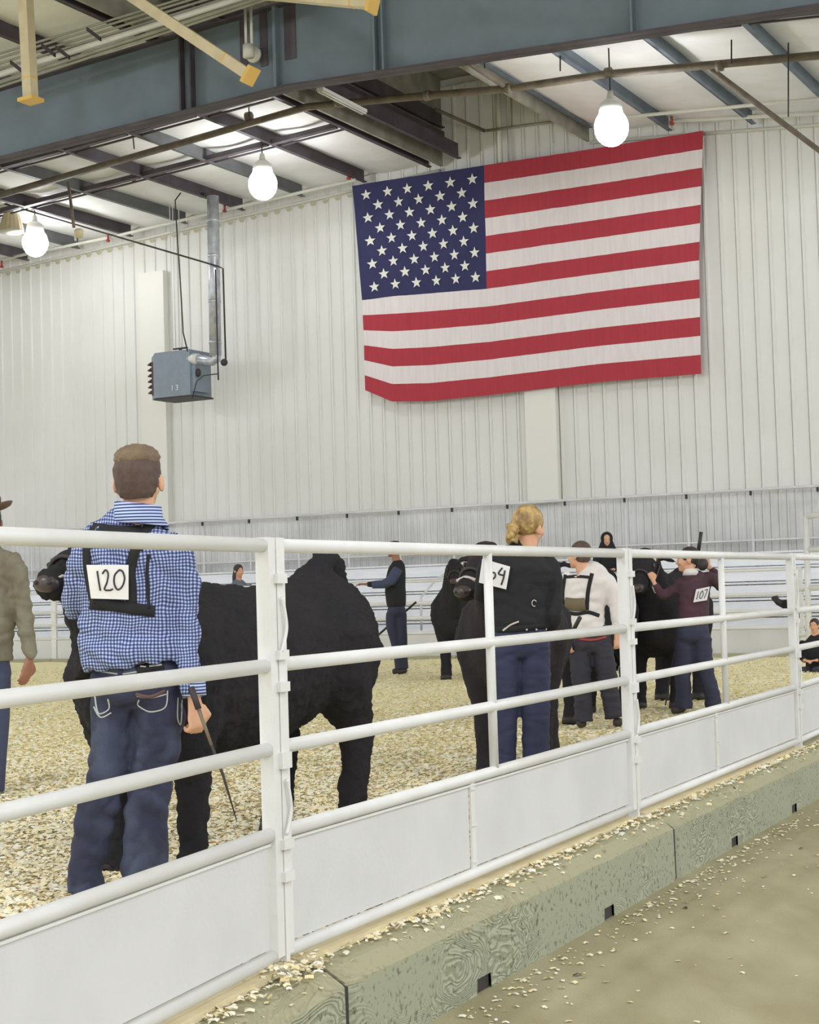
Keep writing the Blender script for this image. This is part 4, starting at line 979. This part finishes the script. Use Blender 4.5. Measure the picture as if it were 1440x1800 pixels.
# ---- man in vest
root, b, so, po, T, R, pt = person('person in a black vest and blue sleeves reaching out to the left', 23.6, 70, (693,966,0),
    [(697,1066,0,20),(696,1050,0,22),(695,1030,0,22),(697,1008,0,20),(699,994,0,16),(698,985,0,9)],
    [[(690,1078,0,12),(690,1100,0,12),(695,1125,0,10),(700,1150,0,9),(703,1176,0,9)],[(704,1078,0,12),(705,1100,0,11),(707,1125,0,10),(708,1150,0,9),(710,1176,0,9)]],
    [dict(j=[(701,998,-.22,8),(696,1008,-.24,9),(687,1020,-.24,8.5),(675,1026,-.22,7),(655,1027,-.2,6),(645,1027,-.2,4.5)], d=Vector((-1,0,.05)), n=Vector((0,0,1)), curl=.5),
     dict(j=[(702,998,.2,8),(702,1020,.22,8),(698,1040,.2,7),(694,1050,.2,5)], hand=False)],
    skin_dk, blk, denim_n, hair_dk, vox=.016, hs=.97, hf=80, hairfn=short, feet=[(702,1178,692,1183,6),(712,1178,700,1183,6)], depth=.8)
sl = MB(); P = [(700,1000,-.25,9),(694,1010,-.27,9.6),(687,1021,-.27,9.2),(674,1027,-.25,7.8),(654,1028,-.23,6.8)]
sl.tube([pt(q) for q in P], [q[3]*23.6/F for q in P], 14); remesh(sl, 'sleeve', navy, .014, 2, None, root)
cpm = MB(); cpm.ell(T(0,-.01,.065), (.085,.10,.065), R); cpm.ell(T(0,.11,.05), (.06,.06,.012), R); cpm.build('cap', blackm, root, True)
tag(MB().tube([at(732,1058,23.9), at(663,1118,23.9)], .016, 8).build('show_stick', blackm), 'black show stick slanting behind the man in the vest', 'stick')

# ---- spectators
def sitter(label, x, y, D, sc, hoodcol, coat, hairfn, legs=True, f=175):
    hc = wp(x, y, D); Y = hc.y; k = F/Y
    root = thing('person', (hc.x, hc.y, hc.z-.75*sc), label, 'person'); rt, fw = basis(f)
    P = lambda r_, u_, f_: hc + rt*r_*sc + fw*f_*sc + Vector((0,0,u_*sc))
    body = MB(); T, R = head_parts(body, hc, sc, f); body.tube([P(0,-.05,0), P(0,-.22,-.02)], .055*sc, 12)
    co = MB(); sp_ = [(0,-.14,-.02,.06),(0,-.20,-.02,.13),(0,-.27,-.01,.19),(0,-.45,0,.18),(0,-.65,.0,.17),(0,-.78,.02,.18)]
    co.tube([P(a,b_,c) for a,b_,c,r in sp_], [r*sc for *_,r in sp_], 16, rb=[r*.62*sc for *_,r in sp_], side=rt)
    body.tube([P(a,b_,c) for a,b_,c,r in sp_], [r*sc*.8 for *_,r in sp_], 12, rb=[r*.5*sc for *_,r in sp_], side=rt)
    for s in (-1,1):
        co.tube([P(s*.18,-.25,0), P(s*.24,-.48,.06), P(s*.10,-.55,.28)], [.07*sc,.06*sc,.045*sc], 12)
        body.tube([P(s*.18,-.25,0), P(s*.24,-.48,.06), P(s*.10,-.55,.28)], [.05*sc,.045*sc,.035*sc], 12); hand(body, P(s*.10,-.55,.28), -rt*s+fw*.4, Vector((0,0,1)), sc, .7)
    b = remesh(body, 'body', skin, .012, 2, None, root); remesh(co, 'coat', coat, .016, 3, wrinkle(.008), root)
    if legs:
        lg = MB()
        for s in (-1,1): lg.tube([P(s*.1,-.74,.0), P(s*.12,-.70,.42), P(s*.12,-1.05,.46)], [.09*sc,.075*sc,.05*sc], 12)
        remesh(lg, 'trousers', denim_d, .018, 2, None, root)
    hm = MB(); hairfn(hm, T, R, sc); remesh(hm, 'hair' if hoodcol is not blk else 'hood', hoodcol, .012, 2, None, root)
    eyes(root, T, R, sc); return root, T, R, P
def longhair(m, T, R, s):
    m.ell(T(0,-.022,.036), (.088*s,.1*s,.096*s), R, 18, 10); m.tube([T(.02,-.07,-.02), T(.05,-.07,-.12), T(.07,-.05,-.2)], [.06*s,.05*s,.035*s], 10)
def hood(m, T, R, s):
    m.ell(T(0,-.04,.03), (.115*s,.105*s,.125*s), R, 18, 10); m.tube([T(0,-.04,-.02), T(0,-.03,-.17)], [.11*s,.17*s], 16, rb=[.085*s,.1*s], side=R@Vector((1,0,0)))
sitter('seated spectator with long dark hair and grey jacket above the steer back', 420, 1004, 27.5, 1.12, hair_dk, grey_c, longhair, f=-145)
sitter('seated spectator in a black hood on the upper bleachers', 1067, 949, 28.2, 1.0, blk, blk, hood)
root, T, R, P = sitter('small dark-clothed figure sitting low on the shavings at the right edge', 1432, 1100, 21.3, .80, hair_dk, blk, short, f=150)
o = thing('boot_and_leg', wp(1375,1060,25.9), 'black boot and trouser leg of a reclining spectator beyond the right hinge post', 'leg')
m = MB(); m.tube([wp(1410,1078,25.9), wp(1392,1068,25.9), wp(1376,1060,25.9)], [.09,.085,.06], 12); m.build('trouser_leg', blk, o, True)
m = MB(); m.tube([wp(1380,1064,25.9), wp(1368,1058,25.9), wp(1358,1050,25.9)], [.06,.055,.03], 10); m.tube([wp(1359,1052,25.9), wp(1368,1050,25.9)], [.035,.03], 8); m.build('boot', boot, o, True)
o = thing('show_paper', at(1058,1012,14.1), 'white folded paper held beside the youth', 'paper')
MB().add([at(1050,992,14.2), at(1062,996,14.2), at(1080,1020,14.1), at(1070,1027,14.1), at(1062,1015,14.15)], [(0,1,2,3,4)]).build('sheet', paper, o)

# ------------------------------------------------------------------ steers
def steer(label, mf, mh, poll, muz, mat=fur, vox=.02, dz=0, fluff=.006, wid=1.0, tailup=0, ear=1, rh=1, rf=1):
    mf, mh = Vector((*mf, GZ)), Vector((*mh, GZ)); fx = (mf-mh).normalized(); L = (mf-mh).length; sx = L/1.17; ly = Vector((-fx.y, fx.x, 0)) # ly = animal's left
    O = mh + fx*.70*sx
    P = lambda x, y, z: O + fx*x*sx + ly*y*wid + Vector((0,0,z))
    root = thing('steer', O, label, 'steer'); m = MB()
    tr = [(-.94,1.10,.08,.12),(-.89,1.06,.23,.26),(-.74,1.00,.31,.32),(-.5,.93,.33,.34),(-.2,.87,.35,.37),(.1,.865,.37,.395),(.36,.87,.35,.39),(.58,.90,.30,.36),(.74,.92,.22,.30),(.82,.93,.12,.17)]
    tr = catmull(tr, 3)
    m.tube([P(x,0,z) for x,z,a,b in tr], [a*wid for x,z,a,b in tr], 24, rb=[b for x,z,a,b in tr], side=ly)
    m.tube([P(-.35,0,1.10), P(-.62,0,1.20+tailup*.3), P(-.80,0,1.31+tailup), P(-.86,0,1.27+tailup), P(-.93,0,1.10)], [.10,.09,.058,.07,.06], 12)
    for s in (-rh,1):
        m.tube([P(-.60,s*.06,1.20),P(-.62,s*.12,1.10),P(-.60,s*.19,.95),P(-.58,s*.21,.78),P(-.70,s*.20,.60),P(-.77,s*.19,.49),P(-.74,s*.19,.32),P(-.71,s*.19,.16),P(-.68,s*.19,.07),P(-.67,s*.19,.0)], [.05,.15,.20,.17,.11,.085,.075,.075,.08,.075], 14)
        m.tube([P(-.80,s*.07,1.18),P(-.84,s*.12,1.06),P(-.84,s*.14,.9),P(-.78,s*.17,.72)], [.05,.12,.15,.1], 12)
    for s in (-rf,1):
        m.tube([P(.44,s*.10,1.14),P(.46,s*.15,1.02),P(.50,s*.20,.85),P(.46,s*.19,.66),P(.46,s*.18,.44),P(.46,s*.18,.28),P(.46,s*.18,.14),P(.48,s*.18,.06),P(.49,s*.18,0)], [.06,.17,.17,.13,.085,.07,.068,.075,.07], 14)
    pl, mz = Vector(poll), Vector(muz); hx = (mz-pl).normalized(); hs = (mz-pl).length/.5
    hy = Vector((0,0,1)).cross(hx).normalized(); hz = hx.cross(hy)
    H = lambda x, y, z: pl + (hx*x + hy*y + hz*z)*hs
    m.tube([P(.45,0,1.04), P(.68,0,1.06), (P(.82,0,1.14)+H(-.1,0,-.1))/2, H(-.03,0,-.06), H(.1,0,-.06)], [.26,.22,.17,.125,.11], 16, rb=[.32,.29,.22,.16,.12], side=ly)
    m.tube([P(.6,0,.9), P(.84,0,.92), H(.12,0,-.15)], [.12,.11,.06], 12)
    hd = [(-.07,.0,.07,.06),(-.03,.0,.11,.10),(.08,-.0,.12,.125),(.2,-.015,.105,.12),(.33,-.02,.08,.092),(.43,-.015,.085,.085),(.49,-.015,.075,.07),(.52,-.02,.04,.04)]
    hd = catmull(hd, 3); m.tube([H(x,0,z) for x,z,a,b in hd], [a*hs for x,z,a,b in hd], 18, rb=[b*hs for x,z,a,b in hd], side=hy)
    m.ell(H(-.02,0,.08), (.09,.09,.07))
    if ear:
        for s in (-1,1): m.tube([H(.0,s*.08,.02), H(-.03,s*.17,.03), H(-.04,s*.25,.0), H(-.04,s*.30,-.03)], [.025,.05,.045,.012], 10, rb=[.02,.018,.016,.01], side=hx)
    b = remesh(m, 'body', mat, vox, 9, (lambda p, n: fluff*noise.noise(p*45) + fluff*1.2*noise.noise(p*11)), root)
    nz = MB(); nz.ell(H(.495,0,-.0), (.055*hs,.068*hs,.045*hs), Matrix((hx,hy,hz)).transposed()); nz.build('muzzle', muzzlem, root, True)
    for s in (-1,1):
        MB().ell(H(.535,s*.035,.015), (.02*hs,.014*hs,.012*hs), Matrix((hx,hy,hz)).transposed()).build('nostril', blackm, root, True)
        MB().ell(H(.15,s*.108,.05), (.026*hs,.012*hs,.02*hs), Matrix((hx,hy,hz)).transposed()).build('eye', muzzlem, root, True)
    # halter: nose band, cheek straps
    def loop(x, a, b_, z): return [H(x, a*math.cos(t), z+b_*math.sin(t)) for t in [2*math.pi*k/20 for k in range(21)]]
    hl = MB(); hl.tube(loop(.31,.095,.112,-.018), .011*hs, 8); hl.tube(loop(.02,.128,.128,-.01), .011*hs, 8)
    for s in (-1,1): hl.tube([H(.31,s*.095,-.03), H(.16,s*.122,-.05), H(.02,s*.128,-.02)], .010*hs, 8)
    hl.build('halter', boot, root, True)
    # tail
    MB().tube([P(-.88,0,1.12), P(-.93,0,1.0), P(-.94,0,.8), P(-.93,0,.5), P(-.92,0,.38)], [.03,.028,.024,.05,.02], 10).build('tail', mat, root, True)
    for s in (-1,1): hm = MB(); hm.tube([P(-.66,s*.19*(rh if s < 0 else 1),.0), P(-.68,s*.19*(rh if s < 0 else 1),.06)], .078, 12); hm.build('hoof', blackm, root, True); hm = MB(); hm.tube([P(.50,s*.18*(rf if s < 0 else 1),.0), P(.48,s*.18*(rf if s < 0 else 1),.05)], .074, 12); hm.build('hoof', blackm, root, True)
    return root, P, H
r1, P1, H1 = steer('big glossy black steer standing behind the man numbered 120', (-1.13,7.2), (-.49,8.28), at(164,986,7.2), at(82,1026,6.80), vox=.016, fluff=.012, wid=.98, tailup=.07, rh=1.4, rf=1.45)
MB().tube([H1(.40,.09,-.05), H1(.38,.10,-.13)], .012, 8).build('chain_shank', shine, r1, True)
m = MB(); m.tube([H1(.50,.05,.02), H1(.47,.075,.03), H1(.45,.08,.02)], .006, 6); m.build('nose_shine', shine, r1, True)
steer('far black steer facing the viewer behind the brown-black steer head', (.60,21.9), (.64,23.05), at(799,999,21.2), at(799,1022,20.82), vox=.026, ear=0)
r3, P3, H3 = steer('brown-black steer led by the blonde woman, pale band across its nose', (.62,10.45), (.74,11.6), at(857,988,10.2), at(813,1040,9.85), fur_b, vox=.02)
MB().tube([H3(.40,y*.02-.07,.065-.008*abs(y-3.5)) for y in range(8)], .013, 8).build('pale_nose_band', shine, r3, True)
r4, P4, H4 = steer('black steer held by the maroon-dressed woman with an ear tag', (2.32,15.75), (2.72,16.85), at(1136,990,15.3), at(1120,1034,14.9), fur, vox=.022)
MB().ell(at(1149,984,15.2), (.028,.012,.03)).build('ear_tag', tagm, r4, True)
r5, P5, H5 = steer('black steer standing behind the white-shirted youth', (1.20,14.45), (1.80,15.45), at(962,1000,14.2), at(944,1046,13.85), fur, vox=.022)
MB().ell(at(974,1006,13.95), (.022,.012,.02)).build('ear_tag', tagm, r5, True)
bpy.context.view_layer.update()
